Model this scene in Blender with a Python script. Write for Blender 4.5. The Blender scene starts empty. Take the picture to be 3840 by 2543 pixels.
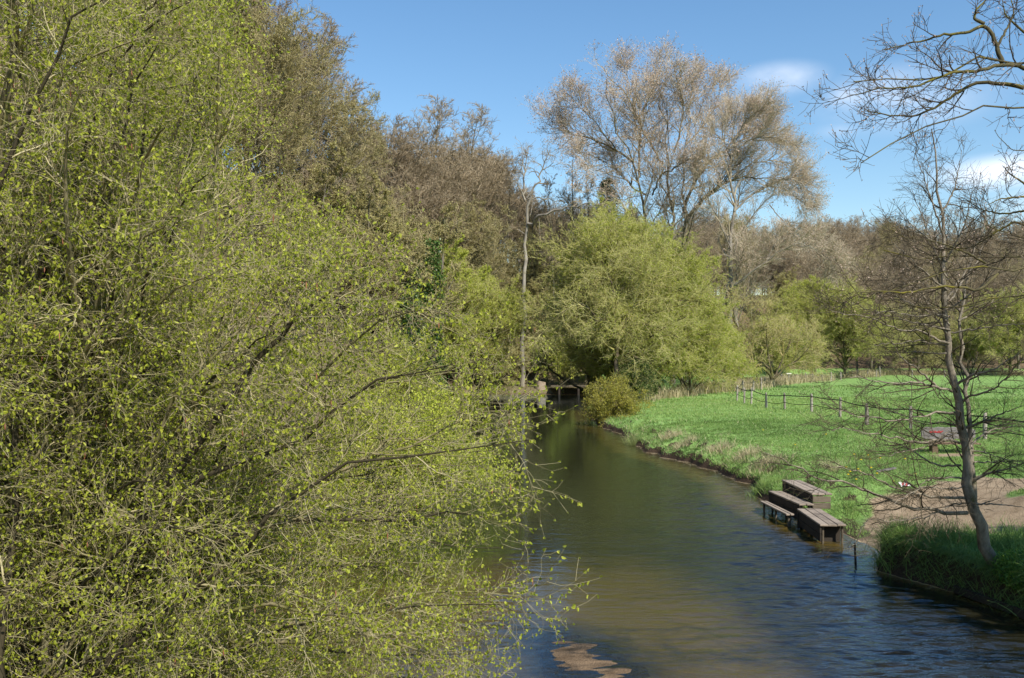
import bpy, math, numpy as np
from mathutils import Vector
C = bpy.context.scene.collection
SC = bpy.context.scene
R = math.radians
# ------------------------------------------------------------------ camera
CAMZ, F, HOR = 4.7, 887.0, 355.0
cam = bpy.data.cameras.new('camera'); co = bpy.data.objects.new('camera', cam); C.objects.link(co)
co.location = (0, 0, CAMZ); co.rotation_euler = (R(90), 0, 0)
cam.sensor_width = 36; cam.lens = 36 * F / 1024; cam.shift_y = (HOR - 339) / 1024
cam.clip_start = 0.1; cam.clip_end = 5000
SC.camera = co
SUN_EL, SUN_AZ = R(44), R(146)      # azimuth clockwise from +Y
SC.view_settings.view_transform = 'Standard'; SC.view_settings.look = 'None'
SC.view_settings.exposure = 0.38; SC.view_settings.gamma = 1.0
# ------------------------------------------------------------------ sky
W = bpy.data.worlds.new('World'); SC.world = W; W.use_nodes = True
nt = W.node_tree; nt.nodes.clear(); NL = nt.links.new
def nd(t, **k):
    n = nt.nodes.new(t)
    for a, b in k.items(): setattr(n, a, b)
    return n
sky = nd('ShaderNodeTexSky', sky_type='NISHITA'); sky.sun_disc = False
sky.sun_elevation = SUN_EL; sky.sun_rotation = SUN_AZ; sky.air_density = 1.25; sky.dust_density = 0.0; sky.ozone_density = 3.2
bg = nd('ShaderNodeBackground'); bg.inputs[1].default_value = 0.124
out = nd('ShaderNodeOutputWorld')
tc = nd('ShaderNodeTexCoord')
cloud = None
ns = nd('ShaderNodeTexNoise'); ns.inputs['Scale'].default_value = 7; ns.inputs['Detail'].default_value = 7; ns.inputs['Roughness'].default_value = .55
mp = nd('ShaderNodeMapping'); mp.inputs['Scale'].default_value = (1, 1, 2.0)
NL(tc.outputs['Generated'], mp.inputs[0]); NL(mp.outputs[0], ns.inputs['Vector'])
for (px, py, wx, wy, amp) in [(778, 80, 44, 16, .6), (848, 100, 26, 15, .5), (905, 98, 80, 30, .42), (1005, 172, 62, 16, .95), (838, 130, 26, 9, .22), (1130, 190, 90, 30, .8)]:
    d = Vector(((px - 512) / F, 1, (HOR - py) / F)).normalized()
    vs = nd('ShaderNodeVectorMath', operation='SUBTRACT'); vs.inputs[1].default_value = d; NL(tc.outputs['Generated'], vs.inputs[0])
    vm = nd('ShaderNodeVectorMath', operation='MULTIPLY'); vm.inputs[1].default_value = (F / wx, F / wx * .8, F / wy); NL(vs.outputs[0], vm.inputs[0])
    ln = nd('ShaderNodeVectorMath', operation='LENGTH'); NL(vm.outputs[0], ln.inputs[0])
    mr = nd('ShaderNodeMapRange', interpolation_type='SMOOTHSTEP'); NL(ln.outputs['Value'], mr.inputs[0])
    mr.inputs[1].default_value = 1.25; mr.inputs[2].default_value = 0.0; mr.inputs[3].default_value = 0; mr.inputs[4].default_value = amp
    if cloud is None: cloud = mr.outputs[0]
    else:
        mx = nd('ShaderNodeMath', operation='MAXIMUM'); NL(cloud, mx.inputs[0]); NL(mr.outputs[0], mx.inputs[1]); cloud = mx.outputs[0]
nr = nd('ShaderNodeMapRange', interpolation_type='SMOOTHSTEP'); NL(ns.outputs[0], nr.inputs[0]); nr.inputs[1].default_value = .32; nr.inputs[2].default_value = .66
mm = nd('ShaderNodeMath', operation='MULTIPLY'); NL(cloud, mm.inputs[0]); NL(nr.outputs[0], mm.inputs[1])
mix = nd('ShaderNodeMix', data_type='RGBA'); NL(mm.outputs[0], mix.inputs[0]); mix.inputs[7].default_value = (8.2, 8.5, 9.2, 1)
hs_ = nd('ShaderNodeHueSaturation'); hs_.inputs['Saturation'].default_value = 1.16; hs_.inputs['Value'].default_value = 1.0; NL(sky.outputs[0], hs_.inputs['Color']); NL(hs_.outputs[0], mix.inputs[6])
NL(mix.outputs[2], bg.inputs[0]); NL(bg.outputs[0], out.inputs[0])
# ------------------------------------------------------------------ sun
sl = bpy.data.lights.new('sun', 'SUN'); sl.energy = 5.0; sl.angle = R(.5); sl.color = (1, .94, .84)
so = bpy.data.objects.new('sun', sl); C.objects.link(so)
sd = Vector((math.sin(SUN_AZ) * math.cos(SUN_EL), math.cos(SUN_AZ) * math.cos(SUN_EL), math.sin(SUN_EL)))
so.rotation_euler = sd.to_track_quat('Z', 'Y').to_euler(); so.location = (20, -30, 40)
SC.cycles.max_bounces = 6; SC.cycles.diffuse_bounces = 2; SC.cycles.glossy_bounces = 2; SC.cycles.transmission_bounces = 3
SC.cycles.transparent_max_bounces = 6; SC.cycles.caustics_reflective = False; SC.cycles.caustics_refractive = False
SC.cycles.sample_clamp_indirect = 6

# ------------------------------------------------------------------ helpers
def nrm(a): return a / np.maximum(np.linalg.norm(a, axis=-1, keepdims=True), 1e-9)
def at(px, py, D): return np.array([(px - 512) / F * D, D, CAMZ + (HOR - py) / F * D])
class Geo:
    def __init__(s): s.v = []; s.f = []; s.a = []; s.m = []; s.n = 0; s.sm = []
    def add(s, v, f, a=0.5, m=0, smooth=True):
        v = np.asarray(v, float).reshape(-1, 3); f = np.asarray(f, int)
        if not len(v): return
        s.v.append(v); s.f.append(f + s.n); s.n += len(v)
        s.a.append(np.broadcast_to(np.asarray(a, float), (len(v),)).copy()); s.m.append(np.full(len(f), m)); s.sm.append(np.full(len(f), smooth))
    def build(s, name, mats, parent=None):
        me = bpy.data.meshes.new(name)
        v = np.concatenate(s.v); me.vertices.add(len(v)); me.vertices.foreach_set('co', v.astype(np.float32).ravel())
        tot = np.concatenate([np.full(len(f), f.shape[1]) for f in s.f]); idx = np.concatenate([f.ravel() for f in s.f])
        me.loops.add(len(idx)); me.loops.foreach_set('vertex_index', idx.astype(np.int32))
        me.polygons.add(len(tot)); me.polygons.foreach_set('loop_start', np.concatenate([[0], np.cumsum(tot)[:-1]]).astype(np.int32))
        me.polygons.foreach_set('loop_total', tot.astype(np.int32))
        me.polygons.foreach_set('material_index', np.concatenate(s.m).astype(np.int32))
        me.polygons.foreach_set('use_smooth', np.concatenate(s.sm))
        at_ = me.attributes.new('v', 'FLOAT', 'POINT'); at_.data.foreach_set('value', np.concatenate(s.a).astype(np.float32))
        me.update(calc_edges=True)
        for m in (mats if isinstance(mats, (list, tuple)) else [mats]): me.materials.append(m)
        o = bpy.data.objects.new(name, me); C.objects.link(o)
        if parent: o.parent = parent; o.location = -parent.location; 
        return o
def tag(o, label=None, cat=None, group=None, kind=None):
    for k, x in (('label', label), ('category', cat), ('group', group), ('kind', kind)):
        if x: o[k] = x
    return o
def empty(name, loc, label, cat, group=None):
    o = bpy.data.objects.new(name, None); C.objects.link(o); o.location = tuple(float(q) for q in loc); o.empty_display_size = .3
    return tag(o, label, cat, group)
def tubes(g, P, Rd, S=3, a=.5, m=0):
    """P [N,K,3], Rd [N,K]"""
    P = np.asarray(P, float); Rd = np.asarray(Rd, float); N, K, _ = P.shape
    if N == 0: return
    T = np.gradient(P, axis=1); T = nrm(T); mt = nrm(T.mean(1))
    ref = np.where(np.abs(mt[:, 2:3]) > .8, np.array([[1., 0, 0]]), np.array([[0, 0, 1.]]))
    u = nrm(np.cross(T, ref[:, None, :])); w = np.cross(T, u)
    an = np.arange(S) * 2 * np.pi / S
    V = P[:, :, None, :] + Rd[:, :, None, None] * (np.cos(an)[None, None, :, None] * u[:, :, None, :] + np.sin(an)[None, None, :, None] * w[:, :, None, :])
    i = np.arange(N)[:, None, None] * K * S; k = np.arange(K - 1)[None, :, None] * S; s_ = np.arange(S)[None, None, :]; s2 = (s_ + 1) % S
    Fc = np.stack(np.broadcast_arrays(i + k + s_, i + k + s2, i + k + S + s2, i + k + S + s_), -1).reshape(-1, 4)
    a = np.broadcast_to(np.asarray(a, float).reshape(-1, 1) if np.ndim(a) else a, (N, K * S)).ravel()
    g.add(V, Fc, a, m)
def grow(rng, P0, D0, L, K, wander=.15, trop=(0, 0, 0)):
    N = len(P0); P = np.zeros((N, K, 3)); P[:, 0] = P0; d = nrm(np.asarray(D0, float)); st = (np.asarray(L) / (K - 1))[:, None]; tr = np.array(trop)
    if tr.ndim == 1: tr = tr[None, :]
    for k in range(1, K):
        P[:, k] = P[:, k - 1] + d * st; d = nrm(d + rng.normal(0, wander, (N, 3)) + tr)
    return P
def taper(r0, K, end=.3): return np.asarray(r0)[:, None] * np.linspace(1, end, K)[None, :]
def spawn(rng, P, Rd, n, t0=.25, t1=1., ang=(35, 65), flat=0, up=0):
    """n children on each of N parents -> starts, dirs, t, parent radius, parent index"""
    N, K, _ = P.shape; t = rng.uniform(t0, t1, (N, n)); x = t * (K - 1); i = np.minimum(x.astype(int), K - 2); f = (x - i)[..., None]
    ix = np.arange(N)[:, None]; S0 = P[ix, i] * (1 - f) + P[ix, i + 1] * f; T = nrm(P[ix, i + 1] - P[ix, i])
    r = Rd[ix, i] * (1 - f[..., 0]) + Rd[ix, i + 1] * f[..., 0]
    q = rng.normal(0, 1, T.shape); q[..., 2] *= (1 - flat); q = nrm(q - (q * T).sum(-1, keepdims=True) * T)
    an = np.radians(rng.uniform(*ang, (N, n)))[..., None]; d = np.cos(an) * T + np.sin(an) * q; d[..., 2] += up; d = nrm(d)
    return S0.reshape(-1, 3), d.reshape(-1, 3), t.ravel(), r.ravel(), np.repeat(np.arange(N), n)
def smooth_poly(pts, K, rng=None, j=0.0):
    p = np.asarray(pts, float); s = np.concatenate([[0], np.cumsum(np.linalg.norm(np.diff(p, axis=0), axis=1))]); t = np.linspace(0, s[-1], K)
    q = np.stack([np.interp(t, s, p[:, i]) for i in range(3)], 1)
    for _ in range(2): q[1:-1] = .25 * q[:-2] + .5 * q[1:-1] + .25 * q[2:]
    if rng is not None and j: q[1:] += rng.normal(0, j, q[1:].shape)
    return q
def leaves(g, rng, P, L, Wd, droop=.6, m=0, a=None, fold=True, spread=1.0, d=None):
    """folded leaf blades growing from points P"""
    N = len(P)
    if N == 0: return
    if d is None: d = rng.normal(0, spread, (N, 3)); d[:, 2] -= droop
    d = nrm(d); q = nrm(np.cross(d, rng.normal(0, 1, (N, 3)))); n = np.cross(d, q)
    L = (L * rng.uniform(.6, 1.3, N))[:, None]; Wd = (Wd * rng.uniform(.7, 1.25, N))[:, None]
    a = rng.uniform(0, 1, N) if a is None else a
    if fold:
        lift = n * Wd * .35
        V = np.stack([P, P + d * L * .3 + q * Wd * .5 + lift, P + d * L * .75 + q * Wd * .36 + lift, P + d * L, P + d * L * .75 - q * Wd * .36 + lift, P + d * L * .3 - q * Wd * .5 + lift], 1)
        b = np.arange(N)[:, None] * 6; Fc = np.concatenate([b + np.array([[0, 1, 2, 3]]), b + np.array([[0, 3, 4, 5]])])
        g.add(V, Fc, np.repeat(a, 6), m, False)
    else:
        V = np.stack([P, P + d * L * .45 + q * Wd * .5, P + d * L, P + d * L * .45 - q * Wd * .5], 1)
        g.add(V, np.arange(N)[:, None] * 4 + np.array([[0, 1, 2, 3]]), np.repeat(a, 4), m, False)
def boxes(g, rng, c, s, rz=0, m=0, a=.5, bev=.008, tilt=(0, 0)):
    """bevel-edged box centred at c with size s"""
    x, y, z = [q / 2 for q in s]; b = min(bev, x * .4, y * .4, z * .4); V = []
    for sz in (-1, 1):
        for inset, zz in (((b, z) if sz < 0 else (0, z - b)), ((0, z - b) if sz < 0 else (b, z))):
            for sx, sy in ((-1, -1), (1, -1), (1, 1), (-1, 1)): V.append((sx * (x - inset), sy * (y - inset), sz * zz))
    V = np.array(V)
    ca, sa = math.cos(rz), math.sin(rz); tx, ty = tilt
    V[:, 2] += V[:, 0] * tx + V[:, 1] * ty
    V = np.stack([V[:, 0] * ca - V[:, 1] * sa, V[:, 0] * sa + V[:, 1] * ca, V[:, 2]], 1) + np.array(c)
    Fq = [(3, 2, 1, 0), (12, 13, 14, 15)]
    for l in range(3):
        for k in range(4): Fq.append((l * 4 + k, l * 4 + (k + 1) % 4, l * 4 + 4 + (k + 1) % 4, l * 4 + 4 + k))
    g.add(V, np.array(Fq), a, m, False)

# ------------------------------------------------------------------ materials
def mat(name):
    m = bpy.data.materials.new(name); m.use_nodes = True; t = m.node_tree; t.nodes.clear(); return m, t
def ramp(t, fac, cols, pos=None):
    r = t.nodes.new('ShaderNodeValToRGB'); t.links.new(fac, r.inputs[0]); e = r.color_ramp.elements
    while len(e) < len(cols): e.new(.5)
    for i, c in enumerate(cols):
        e[i].position = pos[i] if pos else i / (len(cols) - 1); e[i].color = (*c, 1)
    return r.outputs[0]
def noise(t, scale, detail=3, rough=.6, coord='Object', stretch=None, dist=0):
    n = t.nodes.new('ShaderNodeTexNoise'); n.inputs['Scale'].default_value = scale; n.inputs['Detail'].default_value = detail; n.inputs['Roughness'].default_value = rough; n.inputs['Distortion'].default_value = dist
    c = t.nodes.new('ShaderNodeTexCoord'); src = c.outputs[coord]
    if stretch:
        mp = t.nodes.new('ShaderNodeMapping'); mp.inputs['Scale'].default_value = stretch; t.links.new(src, mp.inputs[0]); src = mp.outputs[0]
    t.links.new(src, n.inputs['Vector']); return n.outputs[0]
def mixc(t, f, a, b, mode='MIX'):
    n = t.nodes.new('ShaderNodeMix'); n.data_type = 'RGBA'; n.blend_type = mode
    for s, x in ((0, f), (6, a), (7, b)):
        if hasattr(x, 'links') or hasattr(x, 'is_linked'): t.links.new(x, n.inputs[s])
        else: n.inputs[s].default_value = x if s == 0 else (*x, 1)
    return n.outputs[2]
def mth(t, op, a, b=0.0, c=None):
    n = t.nodes.new('ShaderNodeMath'); n.operation = op
    for s, x in enumerate((a, b) if c is None else (a, b, c)):
        if hasattr(x, 'is_linked'): t.links.new(x, n.inputs[s])
        else: n.inputs[s].default_value = x
    return n.outputs[0]
def attr(t, n='v'):
    a = t.nodes.new('ShaderNodeAttribute'); a.attribute_name = n; return a.outputs['Fac']
def fin(t, sh): o = t.nodes.new('ShaderNodeOutputMaterial'); t.links.new(sh, o.inputs[0])
def princ(t, col, rough=.8, spec=.3, bump=None, bs=.3, bd=.02):
    p = t.nodes.new('ShaderNodeBsdfPrincipled')
    if hasattr(col, 'is_linked'): t.links.new(col, p.inputs['Base Color'])
    else: p.inputs['Base Color'].default_value = (*col, 1)
    p.inputs['Roughness'].default_value = rough; p.inputs['Specular IOR Level'].default_value = spec
    if bump is not None:
        b = t.nodes.new('ShaderNodeBump'); b.inputs['Strength'].default_value = bs; b.inputs['Distance'].default_value = bd
        t.links.new(bump, b.inputs['Height']); t.links.new(b.outputs[0], p.inputs['Normal'])
    return p.outputs[0]
def bark(name, c1, c2, moss=None, scale=6, ma=.45, shade_mix=False):
    m, t = mat(name); n = noise(t, scale, 5, .7, stretch=(1, 1, .35)); col = ramp(t, n, [c1, c2], [.3, .7])
    if moss:
        n2 = noise(t, scale * .35, 4, .7); col = mixc(t, ramp(t, n2, [(0, 0, 0), (1, 1, 1)], [ma, ma + .15]), col, moss)
    if shade_mix: col = mixc(t, ramp(t, attr(t), [(1, 1, 1), (0, 0, 0)], [.35, .6]), col, (.055, .045, .025))  # random stems coloured dark, standing in for stems in shadow
    fin(t, princ(t, col, .9, .2, n, .6, .02)); return m
def twig(name, c1, c2):
    m, t = mat(name); col = ramp(t, attr(t), [c1, c2]); fin(t, princ(t, col, .75, .25)); return m
def leafm(name, cols, tr=.45, rough=.5, objvar=False):
    m, t = mat(name); f = attr(t)
    col = ramp(t, f, cols)
    if objvar:
        oi = t.nodes.new('ShaderNodeObjectInfo'); hs = t.nodes.new('ShaderNodeHueSaturation'); t.links.new(col, hs.inputs['Color'])
        t.links.new(mth(t, 'MULTIPLY_ADD', oi.outputs['Random'], .5, .75), hs.inputs['Value']); col = hs.outputs[0]
    p = t.nodes.new('ShaderNodeBsdfPrincipled'); t.links.new(col, p.inputs['Base Color']); p.inputs['Roughness'].default_value = rough; p.inputs['Specular IOR Level'].default_value = .3
    tl = t.nodes.new('ShaderNodeBsdfTranslucent'); t.links.new(col, tl.inputs[0]); mx = t.nodes.new('ShaderNodeMixShader'); mx.inputs[0].default_value = tr
    t.links.new(p.outputs[0], mx.inputs[1]); t.links.new(tl.outputs[0], mx.inputs[2]); fin(t, mx.outputs[0]); return m
M = {}
M['hazel_bark'] = bark('hazel_bark', (.10, .085, .04), (.33, .28, .16), (.16, .155, .045), 9, shade_mix=True)
M['hazel_twig'] = twig('hazel_twig', (.13, .11, .045), (.48, .42, .24))
M['hazel_leaf'] = leafm('hazel_leaf', [(.21, .25, .03), (.38, .43, .04), (.56, .58, .085)], .5)
M['hazel_leaf2'] = leafm('hazel_leaf_far', [(.22, .26, .04), (.36, .39, .06), (.48, .48, .10)], .45)
M['catkin'] = twig('catkin', (.20, .07, .04), (.36, .16, .09))
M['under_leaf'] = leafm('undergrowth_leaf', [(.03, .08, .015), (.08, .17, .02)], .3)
M['alder_bark'] = bark('alder_bark', (.09, .075, .055), (.36, .31, .235), (.09, .09, .03), 9, .58)
M['alder_twig'] = twig('alder_twig', (.04, .033, .02), (.17, .135, .08))
M['oak_bark'] = bark('oak_bark', (.04, .035, .02), (.13, .11, .05), (.16, .14, .02), 8, .5)
M['oak_twig'] = twig('oak_twig', (.05, .04, .025), (.12, .09, .05))
M['bud'] = twig('bud', (.20, .08, .04), (.30, .16, .08))
M['pop_bark'] = bark('poplar_bark', (.07, .062, .042), (.22, .19, .14), (.13, .12, .04), 1.2, .55)
M['pale_bark'] = bark('pale_poplar_bark', (.13, .115, .09), (.38, .34, .28), (.15, .14, .05), 1.0, .62)
M['pop_twig'] = twig('poplar_twig', (.28, .23, .15), (.72, .61, .46))
M['pop_bud'] = leafm('poplar_bud', [(.45, .32, .24), (.60, .46, .36)], .3)
M['brown_twig'] = twig('brown_twig', (.22, .17, .10), (.48, .385, .26))
M['brown_bark'] = bark('beech_bark', (.10, .085, .06), (.24, .21, .17), (.10, .10, .035), 1.5)
M['olive_twig'] = twig('olive_twig', (.24, .20, .09), (.48, .41, .22))
M['oakfar_bark'] = bark('gnarled_bark', (.05, .045, .035), (.15, .13, .10), (.15, .14, .07), 1.2, .5)
M['willow_bark'] = bark('willow_bark', (.06, .045, .03), (.17, .13, .09), (.10, .10, .03), 1.5)
M['willow_twig'] = twig('willow_twig', (.30, .28, .09), (.58, .53, .24))
M['willow_leaf'] = leafm('willow_leaf', [(.35, .42, .04), (.48, .55, .055), (.60, .64, .11)], .6)
M['bright_leaf'] = leafm('bright_leaf', [(.32, .38, .03), (.46, .54, .05), (.60, .63, .10)], .4)
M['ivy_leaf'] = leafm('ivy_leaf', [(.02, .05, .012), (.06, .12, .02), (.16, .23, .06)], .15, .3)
M['olive_leaf'] = leafm('budding_leaf', [(.36, .31, .13), (.46, .43, .16)], .35)
M['fir_leaf'] = leafm('fir_needle', [(.035, .05, .015), (.10, .11, .04)], .1)
M['bush_leaf'] = leafm('bush_leaf', [(.20, .20, .03), (.42, .38, .05)], .35)
M['yellow_twig'] = twig('yellow_twig', (.30, .24, .08), (.55, .48, .25))
def wood(name, c1, c2, gs=(1, 1, 1), scale=14, rough=.85):
    m, t = mat(name); n = noise(t, scale, 6, .7, stretch=gs); n2 = noise(t, 2.2, 3, .6)
    col = ramp(t, n, [c1, c2], [.3, .7]); col = mixc(t, ramp(t, n2, [(0, 0, 0), (1, 1, 1)], [.45, .75]), col, tuple(.55 * q for q in c1))
    col = mixc(t, mth(t, 'MULTIPLY', attr(t), .5), col, tuple(1.25 * q for q in c2)); fin(t, princ(t, col, rough, .25, n, .7, .01)); return m
M['deck'] = wood('weathered_plank', (.15, .115, .085), (.36, .295, .23), (3, .25, 3))
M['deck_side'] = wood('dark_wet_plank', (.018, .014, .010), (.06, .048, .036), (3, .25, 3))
M['deck_end'] = wood('tan_plank', (.075, .06, .04), (.19, .155, .11), (.3, 3, 3))
M['post'] = wood('weathered_post', (.15, .125, .10), (.40, .35, .30), (4, 4, .4), 10)
M['bench_back'] = wood('grey_bench_wood', (.12, .105, .095), (.25, .23, .215), (.4, 2, 4), 12)
M['bench_seat'] = wood('brown_bench_wood', (.10, .065, .038), (.24, .17, .11), (.4, 2, 4), 12)
def flat(name, c, r=.7): m, t = mat(name); fin(t, princ(t, c, r)); return m
M['rope'] = flat('dark_cable', (.012, .016, .016)); M['red'] = flat('red_paint', (.42, .05, .05)); M['white'] = flat('white_paper', (.8, .78, .76)); M['yellow'] = flat('dandelion_yellow', (.75, .5, .01)); M['stem'] = flat('green_stem', (.12, .22, .04)); M['cap'] = flat('pale_cap', (.7, .66, .55))
M['stone'] = wood('pale_stump_wood', (.22, .17, .12), (.38, .30, .22))
# grass blades: colour by vertex value (green .. straw)
M['grass'] = leafm('grass_blade', [(.12, .20, .045), (.22, .345, .085), (.32, .43, .12), (.42, .42, .20), (.56, .48, .30)], .35, .5)
M['straw'] = leafm('dry_reed', [(.34, .28, .15), (.58, .50, .30)], .3, .6)

# ------------------------------------------------------------------ terrain
XR = np.array([[0, 9.9], [10, 9.7], [14, 9.35], [16, 9.2], [17.6, 8.75], [19.3, 8.0], [19.9, 8.1], [20.6, 8.9], [22.5, 8.75], [25, 8.45], [27.5, 8.25], [29.3, 8.1], [32, 8.6], [34.5, 8.45], [37.9, 7.7], [41.2, 6.75], [46, 6.45], [52.4, 6.5], [58.7, 5.7], [66, 6.0], [77.7, 6.3], [88, 7.6], [100, 9.5], [140, 9.5]])
XL = np.array([[0, -5.2], [20, -5.4], [50, -6], [84, -6], [90, -20], [94, -60], [140, -70]])
def hsh(i, j): v = np.sin(i * 127.1 + j * 311.7) * 43758.5453; return v - np.floor(v)
def vn(x, y):
    i = np.floor(x); j = np.floor(y); u = x - i; v = y - j; u = u * u * (3 - 2 * u); v = v * v * (3 - 2 * v)
    return (hsh(i, j) * (1 - u) + hsh(i + 1, j) * u) * (1 - v) + (hsh(i, j + 1) * (1 - u) + hsh(i + 1, j + 1) * u) * v
def fbm(x, y, o=4):
    s = 0; a = .5
    for k in range(o): s = s + a * vn(x * 2 ** k + 17 * k, y * 2 ** k + 31 * k); a *= .5
    return s
def sst(a, b, x): t = np.clip((x - a) / (b - a), 0, 1); return t * t * (3 - 2 * t)
def smax(a, b, k=6): h = np.clip(.5 + .5 * (a - b) / k, 0, 1); return b * (1 - h) + a * h + k * h * (1 - h)
def edges(x, y):
    n = (fbm(x * .0 + 3, y * 1.3) - .47) * .9 * sst(28, 36, y) + (fbm(x * 0 + 9, y * 1.1) - .47) * .3
    dr = x - (np.interp(y, XR[:, 0], XR[:, 1]) + n); dl = np.interp(y, XL[:, 0], XL[:, 1]) - x; df = y - 106.5 - (fbm(x * .3, y * 0) - .5) * 1.5
    return dr, dl, df
def sandm(x, y):
    a = sst(19.7, 21, y - .12 * (x - 8)) * (1 - sst(24.6, 26.8, y - .12 * (x - 8) + (fbm(x * .7, y * .7) - .47) * 4))
    b = sst(-.5, .7, (x - 8.4) - (y - 22.2) * .62 + (fbm(x + 4, y + 9) - .47) * 1.6)
    p = np.exp(-((x - 16.3) ** 2 / 1.3 + (y - 32.3) ** 2 / .5)) * .9
    mound = 1 - sst(.4, 1, np.exp(-((x - 14.5) ** 2 / 2.5 + (y - 23.5) ** 2 / 1.2)) * 1.4)
    return np.clip(a * b * mound + p, 0, 1)
def HZ(x, y):
    x = np.asarray(x, float); y = np.asarray(y, float)
    dr, dl, df = edges(x, y); d = np.maximum(np.maximum(dr, dl), df)
    steep = sst(20.2, 19.6, y) if False else 1 - sst(19.5, 20.4, y)
    slope = sst(19.6, 20.6, y) * (1 - sst(24.5, 26.5, y))
    top = .62 + .10 * fbm(x * .3, y * .3) + .36 * sst(0, 8, d)
    prof = np.where(d < .3, .5 * np.clip(d / .3, 0, 1), .5 + .5 * sst(.3, 1.8, d))
    prof = prof * (1 - steep) + sst(0, .18, d) * steep
    soft = np.clip(d * .2, 0, 1)
    land = top * (prof * (1 - slope) + soft * slope)
    land = land + (fbm(x * 1.7, y * 1.7, 5) - .47) * (.5 * sst(.1, .6, d) * (1 - sst(2, 5, d)) + .07) * (1 - .7 * slope) + (fbm(x * .22, y * .22) - .47) * .25 * sst(3, 9, d)
    # hills
    s1 = -9 - x; s2 = np.where(x < 12, y - 113, y - 113 - (x - 12) * 1.1); s = smax(s1, s2, 8)
    hill = 26 * (1 - np.exp(-np.maximum(s, 0) / 24)) * (1 - .34 * sst(-6, 8, x)) * (1 + .6 * sst(15, 42, -x))
    far = 19 * sst(0, 75, y - 158 + (x - 60) * .05) * sst(-20, 20, x)
    land = land + np.maximum(hill, far) * 1.0 + sst(100, 160, y) * .3
    land = land + 1.0 * np.exp(-((x - 14.6) ** 2 / 2.2 + (y - 22.8) ** 2 / 1.0)) * .45
    bed = -.12 - (.85 - .62 * (1 - sst(2.8, 6.2, x + .0 * y)) * (1 - sst(15, 27, y))) * sst(0, 3.0 - 2.4 * (x > 5) * (1 - sst(19, 23, y)), -d)
    u = x - (.42 + (16.5 - y) * .25); bar = np.exp(-(u / 1.1) ** 2) * sst(18.2, 14.5, y) if False else np.exp(-(u / (.95 + .18 * np.clip(16.5 - y, 0, 9))) ** 2) * (1 - sst(14.2, 17.6, y))
    bed = bed + bar * (.362 + .15 * (fbm(x * 2.2 + .5 * y, y * 5.5 - x, 5) - .47)) + .05 * fbm(x * 2, y * 2)
    bed = np.where(d < 0, np.where(bed > -.02, -.02 + (bed + .02) * .45, bed), bed)
    return np.where(d > 0, np.maximum(land, .0) - .02 * 0, bed), d
def axis(segs):
    a = []
    for (s, e, st) in segs: a.append(np.arange(s, e, st))
    return np.concatenate(a)
xs = axis([(-260, -60, 8), (-60, -10, 1.6), (-10, 5, .3), (5, 11, .085), (11, 18, .2), (18, 40, .7), (40, 120, 3), (120, 420, 10)])
ys = axis([(-6, 10, 1.0), (10, 24, .09), (24, 48, .16), (48, 70, .4), (70, 160, 1.2), (160, 460, 5), (460, 1500, 60)])
X, Y = np.meshgrid(xs, ys, indexing='xy'); Z, DD = HZ(X, Y)
g = Geo(); ny, nx = X.shape
ii = (np.arange(ny - 1)[:, None] * nx + np.arange(nx - 1)[None, :]); Fq = np.stack([ii, ii + 1, ii + nx + 1, ii + nx], -1).reshape(-1, 4)
g.add(np.stack([X, Y, Z], -1), Fq, sandm(X, Y).ravel())
m, t = mat('ground_soil'); s_ = attr(t)
geo = t.nodes.new('ShaderNodeNewGeometry'); sep = t.nodes.new('ShaderNodeSeparateXYZ'); t.links.new(geo.outputs['Position'], sep.inputs[0]); sn = t.nodes.new('ShaderNodeSeparateXYZ'); t.links.new(geo.outputs['Normal'], sn.inputs[0])
gn = noise(t, 1.6, 6, .7); gn2 = noise(t, .25, 4, .6); gn3 = noise(t, 22, 4, .7)
green = ramp(t, gn, [(.14, .24, .06), (.20, .33, .09), (.28, .39, .12)], [.3, .5, .72]); green = mixc(t, ramp(t, gn2, [(0, 0, 0), (.5, .5, .5)], [.5, .75]), green, (.16, .26, .06))
sandc = ramp(t, noise(t, 2.2, 7, .72), [(.17, .12, .07), (.33, .245, .155), (.44, .34, .225)], [.3, .5, .75]); sandc = mixc(t, ramp(t, gn3, [(0, 0, 0), (.5, .5, .5)], [.5, .8]), sandc, (.20, .15, .10))
mud = ramp(t, gn3, [(.03, .02, .013), (.10, .068, .045)], [.35, .7])
litter = ramp(t, noise(t, 3.5, 6, .75), [(.07, .055, .03), (.17, .125, .075), (.25, .19, .12)], [.3, .5, .75])
bedc = ramp(t, noise(t, 1.4, 6, .7, stretch=(.6, 2.2, 1)), [(.34, .235, .11), (.70, .52, .31)], [.32, .6])
lz = mth(t, 'GREATER_THAN', mth(t, 'MULTIPLY', sep.outputs[0], -1), 4.5); l2 = mth(t, 'GREATER_THAN', sep.outputs[2], 2.2); l3 = mth(t, 'GREATER_THAN', sep.outputs[1], 105.5)
lit = mth(t, 'MAXIMUM', mth(t, 'MAXIMUM', lz, l2), mth(t, 'MULTIPLY', mth(t, 'MULTIPLY', l3, .92), mth(t, 'LESS_THAN', sep.outputs[0], 11)))
col = mixc(t, lit, green, litter); col = mixc(t, ramp(t, mth(t, 'ADD', s_, mth(t, 'MULTIPLY', mth(t, 'SUBTRACT', gn, .5), .6)), [(0, 0, 0), (1, 1, 1)], [.35, .6]), col, sandc)
slopef = mth(t, 'MULTIPLY', mth(t, 'LESS_THAN', mth(t, 'ADD', sn.outputs[2], mth(t, 'MULTIPLY', gn, .25)), .96), mth(t, 'LESS_THAN', sep.outputs[2], 1.2))
slopef = mth(t, 'MAXIMUM', slopef, mth(t, 'LESS_THAN', sep.outputs[2], mth(t, 'MULTIPLY', gn, .22)))
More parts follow.
